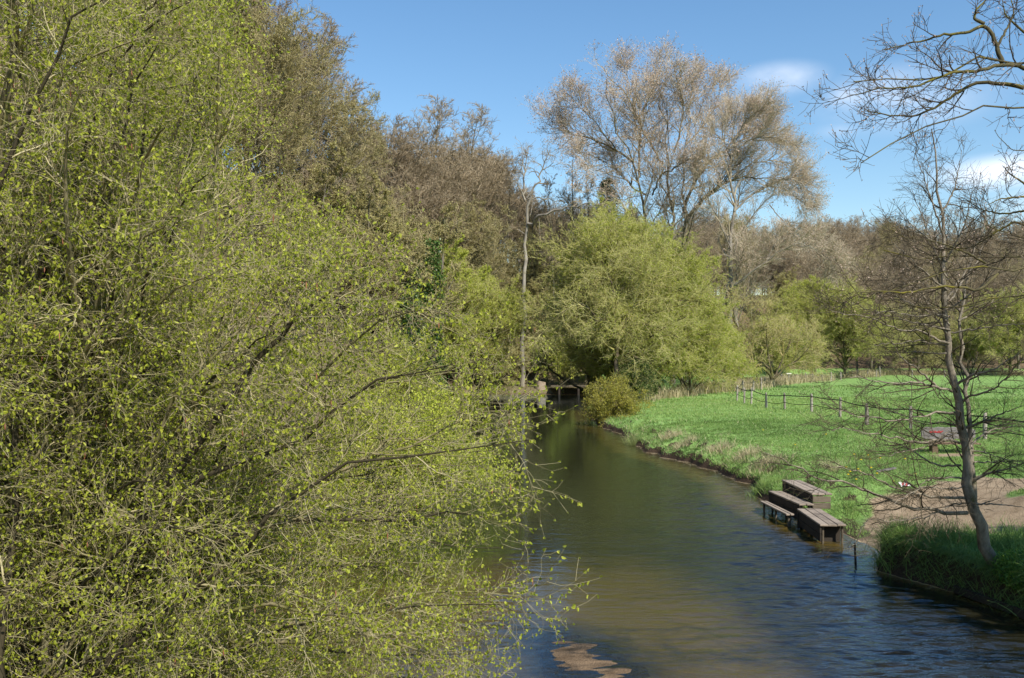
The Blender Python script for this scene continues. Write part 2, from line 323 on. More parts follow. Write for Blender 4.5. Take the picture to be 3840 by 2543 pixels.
slopef = mth(t, 'MULTIPLY', slopef, mth(t, 'SUBTRACT', 1, mth(t, 'MULTIPLY', s_, .75)))
col = mixc(t, slopef, col, mud); wet = mth(t, 'MULTIPLY', mth(t, 'GREATER_THAN', sep.outputs[2], -.03), mth(t, 'LESS_THAN', sep.outputs[0], 4.5)); bedc = mixc(t, wet, bedc, ramp(t, noise(t, 2.2, 6, .7, stretch=(.6, 2.2, 1)), [(.09, .06, .035), (.24, .165, .10)], [.35, .62])); under = mth(t, 'MAXIMUM', mth(t, 'LESS_THAN', sep.outputs[2], .006), mth(t, 'MULTIPLY', mth(t, 'LESS_THAN', sep.outputs[2], .06), mth(t, 'MULTIPLY', mth(t, 'LESS_THAN', sep.outputs[0], 4.5), mth(t, 'GREATER_THAN', sep.outputs[0], -3))))
col = mixc(t, under, col, bedc)
fin(t, princ(t, col, .95, .15, gn3, .8, .05)); M['ground'] = m
tag(g.build('ground', m), kind='structure')
# water
g = Geo(); xw = axis([(-75, -10, 2.5), (-10, -2, .4), (-2, 10.2, .065), (10.2, 12.5, .4)]); yw = axis([(-5, 11, .6), (11, 30, .04), (30, 55, .08), (55, 112, .5)]); X, Y = np.meshgrid(xw, yw); Zb, dw = HZ(X, Y); ny, nx = X.shape
ii = (np.arange(ny - 1)[:, None] * nx + np.arange(nx - 1)[None, :]); Fq = np.stack([ii, ii + 1, ii + nx + 1, ii + nx], -1).reshape(-1, 4)
keep = (dw.ravel()[Fq] < 1.0).any(1)
rw = np.random.default_rng(8); Zw = np.zeros_like(X)
for k in range(46):
    lam = rw.uniform(.15, .5) if k > 6 else rw.uniform(.6, 1.3); a_ = rw.normal(0, .42); kk = 2 * np.pi / lam; wx = .9 * np.sin(a_ + .12); wy = np.cos(a_)
    ph = kk * (X * wx + Y * wy) + rw.uniform(0, 6.28) + 1.6 * fbm(X * .25 + k, Y * .35 + 3 * k, 3) * 6; Zw += np.sin(ph) * lam * .0042
wamp = (.10 + .9 * sst(2.2, 7.0, X - .06 * (Y - 14) - (fbm(X * .3, Y * .3) - .47) * 5)) * (.55 + .9 * fbm(X * .5 + 5, Y * .4)) * (1 - .82 * sst(24, 48, Y)) * sst(-2.5, 0, X) * sst(.03, .7, -dw)
g.add(np.stack([X, Y, Zw * wamp], -1), Fq[keep], np.clip(-Zb, 0, 2).ravel())
m, t = mat('river_water'); dep = attr(t)
mk = mth(t, 'SUBTRACT', 1, mth(t, 'POWER', 2.71828, mth(t, 'MULTIPLY', dep, -1.9)))
tr = t.nodes.new('ShaderNodeBsdfTransparent'); tr.inputs[0].default_value = (.82, .72, .52, 1)
df = t.nodes.new('ShaderNodeBsdfDiffuse'); t.links.new(ramp(t, dep, [(.24, .165, .035), (.020, .018, .009)], [.14, .65]), df.inputs[0])
m1 = t.nodes.new('ShaderNodeMixShader'); t.links.new(mk, m1.inputs[0]); t.links.new(tr.outputs[0], m1.inputs[1]); t.links.new(df.outputs[0], m1.inputs[2])
gl = t.nodes.new('ShaderNodeBsdfGlossy'); gl.inputs['Roughness'].default_value = .04; gl.inputs[0].default_value = (.72, .87, 1, 1)  # bluish tint stands in for ripples reflecting deeper sky
w1 = noise(t, 2.2, 3, .55, stretch=(.55, 1.9, 1), dist=.4); w2 = noise(t, 7.5, 3, .6, stretch=(.45, 1.5, 1), dist=.3)
gp = t.nodes.new('ShaderNodeNewGeometry'); sp = t.nodes.new('ShaderNodeSeparateXYZ'); t.links.new(gp.outputs['Position'], sp.inputs[0])
mr = t.nodes.new('ShaderNodeMapRange'); mr.interpolation_type = 'SMOOTHSTEP'; t.links.new(mth(t, 'ADD', sp.outputs[0], mth(t, 'MULTIPLY', sp.outputs[1], -.05)), mr.inputs[0]); mr.inputs[1].default_value = -1.2; mr.inputs[2].default_value = 5; mr.inputs[3].default_value = .14; mr.inputs[4].default_value = 1
mr2 = t.nodes.new('ShaderNodeMapRange'); t.links.new(sp.outputs[1], mr2.inputs[0]); mr2.inputs[1].default_value = 22; mr2.inputs[2].default_value = 60; mr2.inputs[3].default_value = 1; mr2.inputs[4].default_value = .25
bp = t.nodes.new('ShaderNodeBump'); bp.inputs['Distance'].default_value = .034
t.links.new(mth(t, 'MULTIPLY', mr.outputs[0], mr2.outputs[0]), bp.inputs['Strength']); t.links.new(mth(t, 'ADD', w1, mth(t, 'MULTIPLY', w2, .38)), bp.inputs['Height'])
t.links.new(bp.outputs[0], gl.inputs['Normal']); fr = t.nodes.new('ShaderNodeFresnel'); fr.inputs[0].default_value = 1.55; t.links.new(bp.outputs[0], fr.inputs['Normal'])
m2 = t.nodes.new('ShaderNodeMixShader'); t.links.new(fr.outputs[0], m2.inputs[0]); t.links.new(m1.outputs[0], m2.inputs[1]); t.links.new(gl.outputs[0], m2.inputs[2]); fin(t, m2.outputs[0])
tag(g.build('river_water', m), kind='structure')

# ------------------------------------------------------------------ grass
def blades(g, rng, x, y, h, w, a, lean=.45):
    z, d = HZ(x, y); P = np.stack([x, y, z - .01], 1); N = len(x)
    if N == 0: return
    q = rng.normal(0, 1, (N, 3)); q[:, 2] = 0; q = nrm(q); ln = rng.normal(0, lean, (N, 3)); ln[:, 2] = 1; ln = nrm(ln); dr = nrm(rng.normal(0, 1, (N, 3)) * [1, 1, 0])
    h = h[:, None]; w = w[:, None]
    V = np.stack([P - q * w * .5, P + q * w * .5, P + ln * h * .6 + q * w * .38, P + ln * h * .6 - q * w * .38, P + ln * h + dr * h * .35], 1)
    b = np.arange(N)[:, None] * 5
    g.add(V, b + np.array([[0, 1, 2, 3]]), np.repeat(a, 5), 0, False); g.f.append(b + np.array([[3, 2, 4]]) + g.n - len(V.reshape(-1, 3))); g.m.append(np.zeros(N, int)); g.sm.append(np.zeros(N, bool))
rng = np.random.default_rng(5)
def scatter(n, x0, x1, y0, y1, dens):
    x = rng.uniform(x0, x1, n); y = rng.uniform(y0, y1, n); k = rng.uniform(0, 1, n) < dens(x, y); return x[k], y[k]
def gd(x, y):
    dr, dl, df = edges(x, y); s = sandm(x, y); return (dr > .12) * (1 - np.clip(s * 1.8, 0, 1)) * (dl < 0) * (df < 0)
g = Geo()
for (n, x0, x1, y0, y1, hh, ww) in [(42000, 8, 20, 12, 21, .14, .012), (130000, 8, 22, 21, 34, .07, .014), (140000, 6, 30, 32, 50, .07, .022), (80000, 5, 45, 48, 75, .10, .035), (60000, 8, 100, 72, 150, .12, .07)]:
    x, y = scatter(n, x0, x1, y0, y1, (lambda a, b: gd(a, b) * np.where(fbm(a * 1.6, b * 1.6) > .42, 1, .25)) if y1 == 21 else gd); N = len(x); dr = edges(x, y)[0]
    pat = fbm(x * .5, y * .5, 4); big = fbm(x * .11 + 3, y * .11, 3) - .45; a = np.clip(.17 + .7 * big + .5 * (pat - .2) + rng.normal(0, .1, N), 0, .52)
    edge = np.exp(-np.maximum(dr - .2, 0) / 1.3) * (y > 27); straw = rng.uniform(0, 1, N) < .03 + .30 * edge * (fbm(x * 1.3, y * 1.3) > .47) + .12 * (fbm(x * .6 + 50, y * .6) > .62)
    a = np.where(straw, rng.uniform(.7, 1, N), a); tuft = 1 + 1.1 * np.clip(fbm(x * 1.1 + 7, y * 1.1) - .45, 0, 1) * 4
    blades(g, rng, x, y, hh * rng.uniform(.5, 1.4, N) * tuft * (1 + .7 * edge), ww * rng.uniform(.7, 1.3, N), a)
n = 3200; y = rng.uniform(12, 19.9, n); x0_ = np.interp(y, XR[:, 0], XR[:, 1]); x = x0_ + rng.uniform(0, .35, n)
for _ in range(2):
    n0 = g.n; blades(g, rng, x, y, rng.uniform(.15, .5, n), np.full(n, .012), np.clip(rng.normal(.2, .15, n), 0, .5), .9); g.v[-1][:, 2] = np.maximum(g.v[-1][:, 2], .03); vv = g.v[-1].reshape(-1, 5, 3); vv[:, 4, 0] -= rng.uniform(.1, .3, n); vv[:, 4, 2] -= rng.uniform(.0, .35, n); y = rng.uniform(12, 19.9, n); x = np.interp(y, XR[:, 0], XR[:, 1]) + rng.uniform(0, .35, n)
tag(g.build('meadow_grass', M['grass']), 'green meadow grass with dry straw along the right river bank', 'grass', kind='stuff')
# dry reeds
g = Geo(); pts = []
for (x0, y0, x1, y1, wd, n) in [(10, 72, 17, 82, 1.2, 500), (16, 84, 25, 95, 2.0, 2200), (24, 96, 34, 113, 2.0, 3500), (34, 113, 44, 124, 2, 1500), (52, 136, 62, 152, 2.5, 2000), (60, 150, 110, 152, 2.5, 5000)]:
    tt = rng.uniform(0, 1, n); x = x0 + (x1 - x0) * tt + rng.normal(0, wd * .5, n); y = y0 + (y1 - y0) * tt + rng.normal(0, wd * .5, n); pts.append((x, y))
x = np.concatenate([p[0] for p in pts]); y = np.concatenate([p[1] for p in pts]); k = edges(x, y)[0] > .5; x = x[k]; y = y[k]
blades(g, rng, x, y, rng.uniform(.5, 1.3, len(x)), rng.uniform(.03, .09, len(x)), rng.uniform(0, 1, len(x)), .2)
tag(g.build('dry_reeds', M['straw']), 'pale dry reeds along the far edge of the meadow', 'reeds', kind='stuff')
# individual tussocks, long grass on the bank
def tussock(x, y, n, h, w, spread, arange, label, name='grass_tussock', mt='grass', group=None):
    o = empty(name, (x, y, float(HZ(x, y)[0])), label, 'grass tuft', group); g = Geo()
    bx = x + rng.normal(0, spread, n); by = y + rng.normal(0, spread, n)
    P0 = np.stack([bx, by, HZ(bx, by)[0] - .02], 1); d = np.stack([rng.normal(0, .45, n), rng.normal(0, .45, n), np.ones(n)], 1); P = grow(rng, P0, d, h * rng.uniform(.5, 1.2, n), 5, .06, (0, 0, -.16))
    rd = taper(np.full(n, w), 5, .15); q = nrm(np.cross(P[:, -1] - P[:, 0], rng.normal(0, 1, (n, 3))))[:, None, :] * rd[:, :, None]
    V = np.stack([P - q, P + q], 2).reshape(n, 10, 3); b = np.arange(n)[:, None] * 10
    Fc = np.concatenate([b + np.array([[2 * k, 2 * k + 1, 2 * k + 3, 2 * k + 2]]) for k in range(4)])
    g.add(V, Fc, np.repeat(rng.uniform(*arange, n), 10), 0, False); g.build('blades', M[mt], o); return o
tussock(9.75, 15.9, 900, .75, .008, .28, (.15, .55), 'long arching green grass tussock on the near bank below the leaning alder')
tussock(8.45, 19.3, 700, .5, .008, .22, (.1, .5), 'leafy grass clump on the corner of the shaded near bank')
tussock(9.1, 18.6, 900, .5, .008, .35, (0, .45), 'dark grass clump on the shaded bank left of the alder trunk')
tussock(10.2, 18.4, 900, .5, .008, .4, (0, .4), 'dark grass clump between the alder trunk and the sandy path')
tussock(11.5, 18.6, 700, .45, .008, .4, (0, .4), 'dark grass clump right of the alder trunk')
tussock(9.6, 25.2, 300, .28, .008, .22, (.1, .5), 'green grass clump on the sand beside the wooden landing stage')
tussock(8.5, 29.6, 500, .36, .009, .3, (.2, .55), 'bright grass clump on the bank at the far end of the landing stage')
tussock(6.3, 46.2, 260, .9, .008, .12, (.55, .7), 'pale grey green iris leaf clump at the water edge', 'waterside_iris')
tussock(11.0, 30.5, 220, .5, .008, .2, (.7, 1), 'straw coloured dry grass tuft in the meadow behind the landing stage', 'dry_grass_tuft')
for k, (x, y) in enumerate([(8.9, 38.3), (8.0, 41), (7.9, 44.0), (9.3, 35.5), (9.6, 33)]):
    tussock(x, y, 350, .45, .01, .35, (.65, 1), 'dry straw coloured grass matted on the river bank edge', 'dry_grass_tuft', 'straw', 'dry straw tufts along the river bank')

# ------------------------------------------------------------------ hazel shrubs (left foreground)
def hazel(name, base, targets, nsec, ntw, nleaf, leafL, label, seed, mats=('hazel_bark', 'hazel_twig', 'hazel_leaf'), group=None, r0=.052, cat='shrub', catk=0, fold=True, sagg=-.008, L2=(.7, 1.7), L3=(.2, .6)):
    rng = np.random.default_rng(seed); o = empty(name, base, label, cat, group); N = len(targets)
    B = np.asarray(base) + np.stack([rng.normal(0, .55, N), rng.normal(0, .55, N), np.full(N, -.15)], 1)
    T = np.asarray(targets, float); ln = np.linalg.norm(T - B, axis=1); K = 16; tt = np.linspace(0, 1, K)[None, :, None]
    hor = (T - B) * [1, 1, 0]; c1 = B + hor * .12 + np.array([0, 0, 1]) * (T[:, 2:3] - B[:, 2:3]).clip(.6) * .42 + rng.normal(0, .1, T.shape) * ln[:, None] * .6; c2 = B + hor * .6 + np.array([0, 0, 1]) * ((T[:, 2:3] - B[:, 2:3]) * .92 + .07 * ln[:, None]) + rng.normal(0, .05, T.shape) * ln[:, None]
    P = B[:, None] * (1 - tt) ** 3 + 3 * c1[:, None] * tt * (1 - tt) ** 2 + 3 * c2[:, None] * tt ** 2 * (1 - tt) + T[:, None] * tt ** 3
    wob = np.cumsum(rng.normal(0, .016, P.shape), 1); wob = wob - wob[:, -1:] * tt * .85; P = P + wob * ln[:, None, None] * .62
    Rr = (r0 * rng.uniform(.5, 1.15, N) * (ln / 6) ** .6)[:, None] * np.linspace(1, .05, K)[None] ** .85
    g1 = Geo(); tubes(g1, P, Rr, 6, rng.uniform(0, 1, N)); g1.build('stems', M[mats[0]], o)
    g2 = Geo(); s, d, t, r, ix = spawn(rng, P, Rr, nsec, .18, 1, (25, 60)); L = rng.uniform(*L2, len(s)) * (1.2 - .8 * t); K2 = 8
    P2 = grow(rng, s, d, L, K2, .2, (0, 0, .012)); P2[:, :, 2] += (sagg * 4 * np.linspace(0, 1, K2) ** 2)[None, :] * L[:, None]
    r2 = taper(np.minimum(r * .55, .012), K2, .3); tubes(g2, P2, r2, 4, rng.uniform(0, 1, len(s)))
    s, d, t, r, ix = spawn(rng, P2, r2, ntw, .12, 1, (25, 65)); L = rng.uniform(*L3, len(s)) * (1.2 - .5 * t); P3 = grow(rng, s, d, L, 5, .2, (0, 0, .02)); r3 = taper(np.clip(r * .6, .0018, .0042), 5, .5); tubes(g2, P3, r3, 3, rng.uniform(0, 1, len(s)))
    s, d, t, r, ix = spawn(rng, P3, r3, 2, .3, 1, (30, 60)); P4 = grow(rng, s, d, rng.uniform(.06, .2, len(s)), 3, .2); tubes(g2, P4, taper(np.full(len(s), .0015), 3, .7), 3, rng.uniform(.2, 1, len(s)))
    g2.build('twigs', M[mats[1]], o)
    g3 = Geo(); s, d, t, r, ix = spawn(rng, P3, r3, nleaf, .15, 1, (20, 70)); keep = rng.uniform(0, 1, len(s)) < .8; s = s[keep]
    s = np.concatenate([s, P4[:, -1], P3[:, -1]]); dd = rng.normal(0, .75, (len(s), 3)); dd[:, 2] -= .75
    leaves(g3, rng, s, leafL, leafL * .72, d=dd, fold=fold); g3.build('leaves', M[mats[2]], o)
    if catk:
        g4 = Geo(); s = P3[rng.integers(0, len(P3), catk), 3]; n = len(s); ln_ = rng.uniform(.04, .075, n); Pc = grow(rng, s, np.tile([0, 0, -1.], (n, 1)), ln_, 4, .08); tubes(g4, Pc, np.tile([.0015, .0045, .005, .002], (n, 1)), 5, rng.uniform(0, 1, n)); g4.build('catkins', M['catkin'], o)['kind'] = 'stuff'
    return o
rng = np.random.default_rng(12)
sil = np.array([[.6, .0], [1.2, .0], [2, .05], [3.5, .2], [4.3, .15], [5.0, -.4], [5.5, -1.3], [6.5, -2.2], [7.9, -2.5], [9, -3.0]])   # z -> rightmost x at 8 m
def htargets(n, dlo, dhi, xmin, zlo=1.0, zhi=8.6, sc=1., pw=1.0):
    D = rng.uniform(dlo, dhi, n); z = zlo + (zhi - zlo) * ((rng.permutation(n) + rng.uniform(0, 1, n)) / n) ** pw; xm = np.interp(z, sil[:, 0], sil[:, 1]) * sc; x = xmin + (xm - xmin) * ((rng.permutation(n) + rng.uniform(0, 1, n)) / n) ** .7
    return np.stack([x * D / 8, D, CAMZ + (z - CAMZ) * D / 8], 1)
hazel('hazel_shrub', (-4.9, 8.6, .75), htargets(110, 6.4, 9.4, -5.2, .8, 8.6), 20, 11, 3, .034, 'large hazel shrub with fresh yellow green leaves filling the left foreground', 21, catk=420, L2=(.6, 1.3))
hazel('hazel_shrub', (-6.6, 12.5, .8), htargets(90, 10.5, 14.5, -5.0, 1.0, 9.0), 20, 9, 3, .036, 'second hazel shrub growing just behind the large left foreground hazel', 21, catk=420, L2=(.6, 1.3), r0=.05)
hazel('hazel_shrub', (-7.5, 18.5, .9), htargets(75, 15, 22, -4.6, 1.5, 7.7, .9), 18, 9, 3, .048, 'hazel shrub seen through the foreground twigs on the left bank', 23, ('hazel_bark', 'hazel_twig', 'hazel_leaf2'), r0=.05, fold=False)
# overhanging yellowish bank shrubs on the left
def ball(n, c, r, lo=.2):
    d = nrm(rng.normal(0, 1, (n, 3))); d[:, 2] = np.abs(d[:, 2]) * 1.0 - .15; return np.array(c) + d * np.array(r) * rng.uniform(.55, 1, (n, 1))
hazel('bank_shrub', (-5.0, 27.5, .5), ball(60, (-3.0, 27.5, .9), (3.2, 2.5, 3.4)), 14, 8, 4, .075, 'low yellow green shrub overhanging the water from the left bank', 24, ('hazel_bark', 'olive_twig', 'bright_leaf'), r0=.04, fold=False)
hazel('bank_shrub', (-6, 38, .6), ball(60, (-4.2, 38, 1.2), (3.6, 3, 5.5)), 14, 8, 3, .09, 'taller pale green shrub on the left bank where the river narrows', 25, ('hazel_bark', 'olive_twig', 'hazel_leaf2'), r0=.05, fold=False, L2=(1, 2.2))
# undergrowth below the hazels
g = Geo(); n = 26000; x = rng.uniform(-13, -4.9, n); y = rng.uniform(5, 30, n); k = (edges(x, y)[1] > .1) & (fbm(x * .8, y * .8) > .40); x, y = x[k], y[k]; P = np.stack([x, y, HZ(x, y)[0] + rng.uniform(0, .35, len(x))], 1)
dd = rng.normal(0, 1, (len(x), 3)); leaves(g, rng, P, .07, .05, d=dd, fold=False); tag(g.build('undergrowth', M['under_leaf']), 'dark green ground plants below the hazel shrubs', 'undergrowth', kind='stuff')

# ------------------------------------------------------------------ trees
def bare_tree(name, base, H, spread, seed, label, mats, cat='tree', group=None, r=.3, lean=(0, 0), nl=(22, 9, 8, 6), th=.35, ang=(25, 55), twigr=.012, up=.06, leaf=None, crown_pow=1.0, parent_only=False, fork=0, L=(.42, .42, .40, .42)):
    """trunk -> limbs -> branches -> twigs -> fine twigs; leaf=(material, length, width, per twig)"""
    rng = np.random.default_rng(seed); base = np.asarray(base, float); o = empty(name, base, label, cat, group)
    T0 = grow(rng, base[None] - [[0, 0, .3]], np.array([[lean[0], lean[1], 1.]]), np.array([H]), 14, .035, (0, 0, .02)); R0 = r * (np.linspace(1, .12, 14)[None] ** .9); R0[0, 0] *= 1.35
    if fork:
        s, d, t, rr, ix = spawn(rng, T0, R0, fork, .2, .45, (14, 32)); Tf = grow(rng, s, d, H * rng.uniform(.5, .75, fork), 14, .05, (0, 0, .05)); Rf = taper(rr * .7, 14, .15); T0 = np.concatenate([T0, Tf]); R0 = np.concatenate([R0, Rf])
    g1 = Geo(); tubes(g1, T0, R0, 8, .5)
    s, d, t, rr, ix = spawn(rng, T0, R0, nl[0], th, 1, ang, .3, .1); Ll = spread * rng.uniform(.65, 1.15, len(s)) * (1.12 - .75 * t ** crown_pow); P1 = grow(rng, s, d, Ll, 10, .10, (0, 0, up)); R1 = taper(np.maximum(rr * .5, .03), 10, .25); tubes(g1, P1, R1, 5, .5)
    g1.build('trunk', M[mats[0]], o); g2 = Geo()
    s, d, t, rr, ix = spawn(rng, P1, R1, nl[1], .2, 1, (25, 60)); L2 = Ll[ix] * L[1] * rng.uniform(.6, 1.2, len(s)) * (1.2 - .6 * t); P2 = grow(rng, s, d, L2, 7, .12, (0, 0, up * .8)); R2 = taper(np.maximum(rr * .45, .018), 7, .4); tubes(g2, P2, R2, 3, rng.uniform(0, .5, len(s)))
    s, d, t, rr, ix = spawn(rng, P2, R2, nl[2], .2, 1, (25, 60)); L3 = L2[ix] * L[2] * rng.uniform(.6, 1.3, len(s)); P3 = grow(rng, s, d, L3, 5, .12, (0, 0, up)); R3 = taper(np.full(len(s), twigr * 1.2), 5, .7); tubes(g2, P3, R3, 3, rng.uniform(0, 1, len(s)))
    s, d, t, rr, ix = spawn(rng, P3, R3, nl[3], .2, 1, (25, 60)); L4 = L3[ix] * L[3] * rng.uniform(.6, 1.4, len(s)); P4 = grow(rng, s, d, L4, 3, .1, (0, 0, up)); tubes(g2, P4, taper(np.full(len(s), twigr), 3, .6), 3, rng.uniform(0, 1, len(s)))
    if leaf:
        lm, lL, lW, ln, dr = leaf; g3 = Geo(); s, d, t, rr, ix = spawn(rng, P4, R3[:1].repeat(len(P4), 0)[:, :3], ln, .2, 1, (20, 80)); leaves(g3, rng, s, lL, lW, droop=dr, fold=False); g3.build('foliage', M[lm], o)
    g2.build('crown', M[mats[1]], o); return o
def copy_tree(o, loc, rz, sc, label=None, group=None):
    c = o.copy(); C.objects.link(c); c.location = loc; c.rotation_euler = (0, 0, rz); c.scale = sc
    if label: c['label'] = label
    if group: c['group'] = group
    for ch in o.children:
        d = ch.copy(); C.objects.link(d); d.parent = c
    return c
def gz(x, y): return float(HZ(x, y)[0])
def gp_(px, D): x = (px - 512) / F * D; return (x, D, gz(x, D))
# hillside wood: prototypes
br = ('brown_bark', 'brown_twig'); ol = ('brown_bark', 'olive_twig')
G1 = 'bare trees of the wooded hillside'
hill = [(364, 104, 1.0, 0, 'tall bare tree standing above the skyline of the left hillside wood', 26)]
protos = [bare_tree('beech_tree', (0, 0, 0), 24, 8.5, 101, 'bare reddish brown tree in the hillside wood', br, r=.3, nl=(30, 8, 7, 5), th=.14, twigr=.015, crown_pow=2.4, group=G1, up=.07),
          bare_tree('beech_tree', (0, 0, 0), 22, 8.0, 102, 'bare reddish brown tree in the hillside wood', br, r=.28, nl=(30, 8, 7, 5), th=.14, twigr=.015, crown_pow=2.4, group=G1, fork=2, up=.07),
          bare_tree('beech_tree', (0, 0, 0), 20, 7.5, 103, 'bare olive brown tree in the hillside wood', ol, r=.25, nl=(30, 8, 7, 5), th=.14, twigr=.015, crown_pow=2.4, group='olive brown trees of the wooded hillside', fork=1, up=.08, leaf=('olive_leaf', .13, .08, 1, .1)),
          bare_tree('hornbeam_tree', (0, 0, 0), 17, 7.0, 104, 'budding yellow green tree in the hillside wood', ol, r=.22, nl=(28, 8, 7, 5), th=.1, twigr=.015, group='budding trees of the wooded hillside', fork=2, up=.05, leaf=('olive_leaf', .16, .10, 2, .1))]
used = [False] * 4; deflab = [p['label'] for p in protos]
def place(k, x, y, rz, s, sz=None, label=None, group=None):
    loc = (x, y, gz(x, y)); sc = (s, s, sz or s)
    if not used[k]:
        used[k] = True; o = protos[k]; o.location = loc; o.rotation_euler = (0, 0, rz); o.scale = sc
        # children were built relative to the base at the origin
        if label: o['label'] = label
        return o
    o = copy_tree(protos[k], loc, rz, sc, label or deflab[k], group)
    return o
rng = np.random.default_rng(77)
spots = []
for (px, D, k, s) in [(364, 100, 0, 1.22), (398, 108, 1, 1.15), (382, 102, 1, 1.08), (420, 118, 0, 1.2), (440, 112, 1, 1.15), (462, 125, 0, 1.08), (480, 128, 1, .88), (500, 132, 0, .74), (512, 140, 1, .6), (385, 92, 2, .9), (410, 98, 2, 1.0), (430, 100, 3, 1.1), (455, 108, 2, .95), (475, 112, 2, .85), (492, 118, 3, .75), (545, 135, 1, .62), (560, 128, 0, .60), (575, 140, 1, .66), (590, 132, 0, .62), (608, 130, 1, .66), (625, 138, 2, .66), (530, 128, 2, .62), (503, 119, 3, .62), (518, 121, 2, .55), (533, 119, 3, .55), (548, 122, 2, .6), (562, 119, 3, .55), (576, 122, 2, .6), (522, 134, 1, .62), (540, 126, 3, .6), (488, 113, 3, .6), (650, 140, 0, .6), (672, 138, 1, .6), (700, 150, 0, .62), (345, 90, 2, 1.0), (150, 120, 0, .8), (185, 128, 2, .85), (215, 115, 1, .8), (232, 100, 2, .8), (240, 125, 0, .85), (262, 118, 2, .85), (290, 122, 1, .8), (120, 115, 2, .8), (80, 125, 0, .8), (40, 115, 2, .8), (0, 120, 1, .8), (205, 92, 3, .9), (255, 95, 3, .85), (325, 84, 2, .85), (300, 80, 0, .95), (280, 88, 1, 1.0), (250, 76, 2, 1.0), (220, 84, 1, 1.0), (200, 70, 3, 1.1), (165, 76, 0, .9), (130, 66, 2, 1.0), (90, 70, 1, .9), (50, 62, 3, 1.0), (10, 66, 0, .9), (-40, 60, 2, 1.0), (310, 64, 3, .7), (250, 60, 2, .8), (360, 74, 3, .8), (180, 56, 3, .8), (100, 52, 2, .75)]:
    x = (px - 512) / F * D; place(k, x, D, rng.uniform(0, 6.28), s * (1.0 if (px, D) == (364, 100) else 1.2), sz=1.42 if (px, D) == (364, 100) else s, label='tall bare tree standing clear above the skyline of the left hillside' if (px, D) == (364, 100) else None)
    spots.append((x, D))
n = 0
while n < 46:
    D = rng.uniform(118, 185); px = rng.uniform(330, 700); x = (px - 512) / F * D
    if min((x - a) ** 2 + (D - b) ** 2 for a, b in spots) < 22: continue
    spots.append((x, D)); place(int(rng.integers(0, 3)), x, D, rng.uniform(0, 6.28), rng.uniform(.45, .62) if px > 520 else rng.uniform(.55, .75)); n += 1
# far wood on the right
n = 0
while n < 190:
    D = rng.uniform(158, 262); px = rng.uniform(660, 1120); x = (px - 512) / F * D
    if min((x - a) ** 2 + (D - b) ** 2 for a, b in spots) < 20: continue
    spots.append((x, D)); place(int(rng.choice([0, 1, 2, 3], p=[.34, .3, .24, .12])), x, D, rng.uniform(0, 6.28), rng.uniform(.62, .85), label='bare brown tree in the distant wood beyond the meadow', group='trees of the distant wood'); n += 1
def limb_tree(name, base, limbs, label, mats, seed, K=14, lens=(4, 2, 1), ns=(10, 7, 6), rt=(.02, .015, .012), up=.06, ang=(20, 50), leaf=None, cat='tree', jit=.012, trunkn=1, droop=0, t0=.3, S=6, flatz=0, wan=.12):
    """limbs = list of (pts3d [n,3], r_start, r_end, childfactor); every limb is real wood at its own depth"""
    rng = np.random.default_rng(seed); o = empty(name, base, label, cat); g1, g2 = Geo(), Geo(); Ps, Rs, cf = [], [], []
    for pts, r0, r1, k in limbs:
        ln = np.linalg.norm(np.diff(np.asarray(pts), axis=0), axis=1).sum(); P = smooth_poly(pts, K, rng, ln * jit * .5); Rr = np.linspace(r0 ** .8, r1 ** .8, K) ** 1.25
        tubes(g1, P[None], Rr[None], S, rng.uniform()); Ps.append(P); Rs.append(Rr); cf.append(k)
    g1.build('trunk', M[mats[0]], o); Ps = np.array(Ps); Rs = np.array(Rs); cf = np.array(cf); ll = np.linalg.norm(np.diff(Ps, axis=1), axis=2).sum(1); cf = cf * np.clip(ll / np.percentile(ll, 70), .12, 1.3) / 1.1; sel = cf > 0; Ps, Rs, cf = Ps[sel], Rs[sel], cf[sel]
    s, d, t, rr, ix = spawn(rng, Ps, Rs, ns[0], t0, 1, ang, flatz, up); k = rng.uniform(0, 1, len(s)) < np.minimum(cf[ix], 1.2) / 1.2; s, d, t, rr, ix = s[k], d[k], t[k], rr[k], ix[k]
    L1 = lens[0] * rng.uniform(.5, 1.2, len(s)) * (1.15 - .5 * t) * np.sqrt(cf[ix]); P1 = grow(rng, s, d, L1, 8, wan, (0, 0, up)); P1[:, :, 2] -= droop * (np.linspace(0, 1, 8) ** 2)[None] * L1[:, None]
    R1 = taper(np.clip(rr * .7, rt[0], rt[0] * 4), 8, .3); tubes(g2, P1, R1, 4, rng.uniform(0, .6, len(s)))
    tips = [Ps[:, -1]]
    s, d, t, rr, ix = spawn(rng, P1, R1, ns[1], .15, 1, ang, flatz, up); L2 = lens[1] * rng.uniform(.4, 1.2, len(s)) * (1.15 - .5 * t); P2 = grow(rng, s, d, L2, 5, wan * 1.1, (0, 0, up)); P2[:, :, 2] -= droop * (np.linspace(0, 1, 5) ** 2)[None] * L2[:, None]; R2 = taper(np.full(len(s), rt[1]), 5, .6); tubes(g2, P2, R2, 3, rng.uniform(0, .9, len(s)))
    s, d, t, rr, ix = spawn(rng, P2, R2, ns[2], .2, 1, ang, flatz, up); L3 = lens[2] * rng.uniform(.4, 1.3, len(s)); P3 = grow(rng, s, d, L3, 3, wan, (0, 0, up)); R3 = taper(np.full(len(s), rt[2]), 3, .6); tubes(g2, P3, R3, 3, rng.uniform(0, 1, len(s)))
    if leaf:
        lm, lL, lW, n, dr, pn = leaf; g3 = Geo(); s = P3[:, -1] if n == 1 else spawn(rng, P3, R3, n, .2, 1)[0]
        s = np.concatenate([s, P2[:, -1]]); leaves(g3, rng, s, lL, lW, droop=dr, fold=False); g3.build(pn, M[lm], o)
    g2.build('twigs', M[mats[1]], o); return o
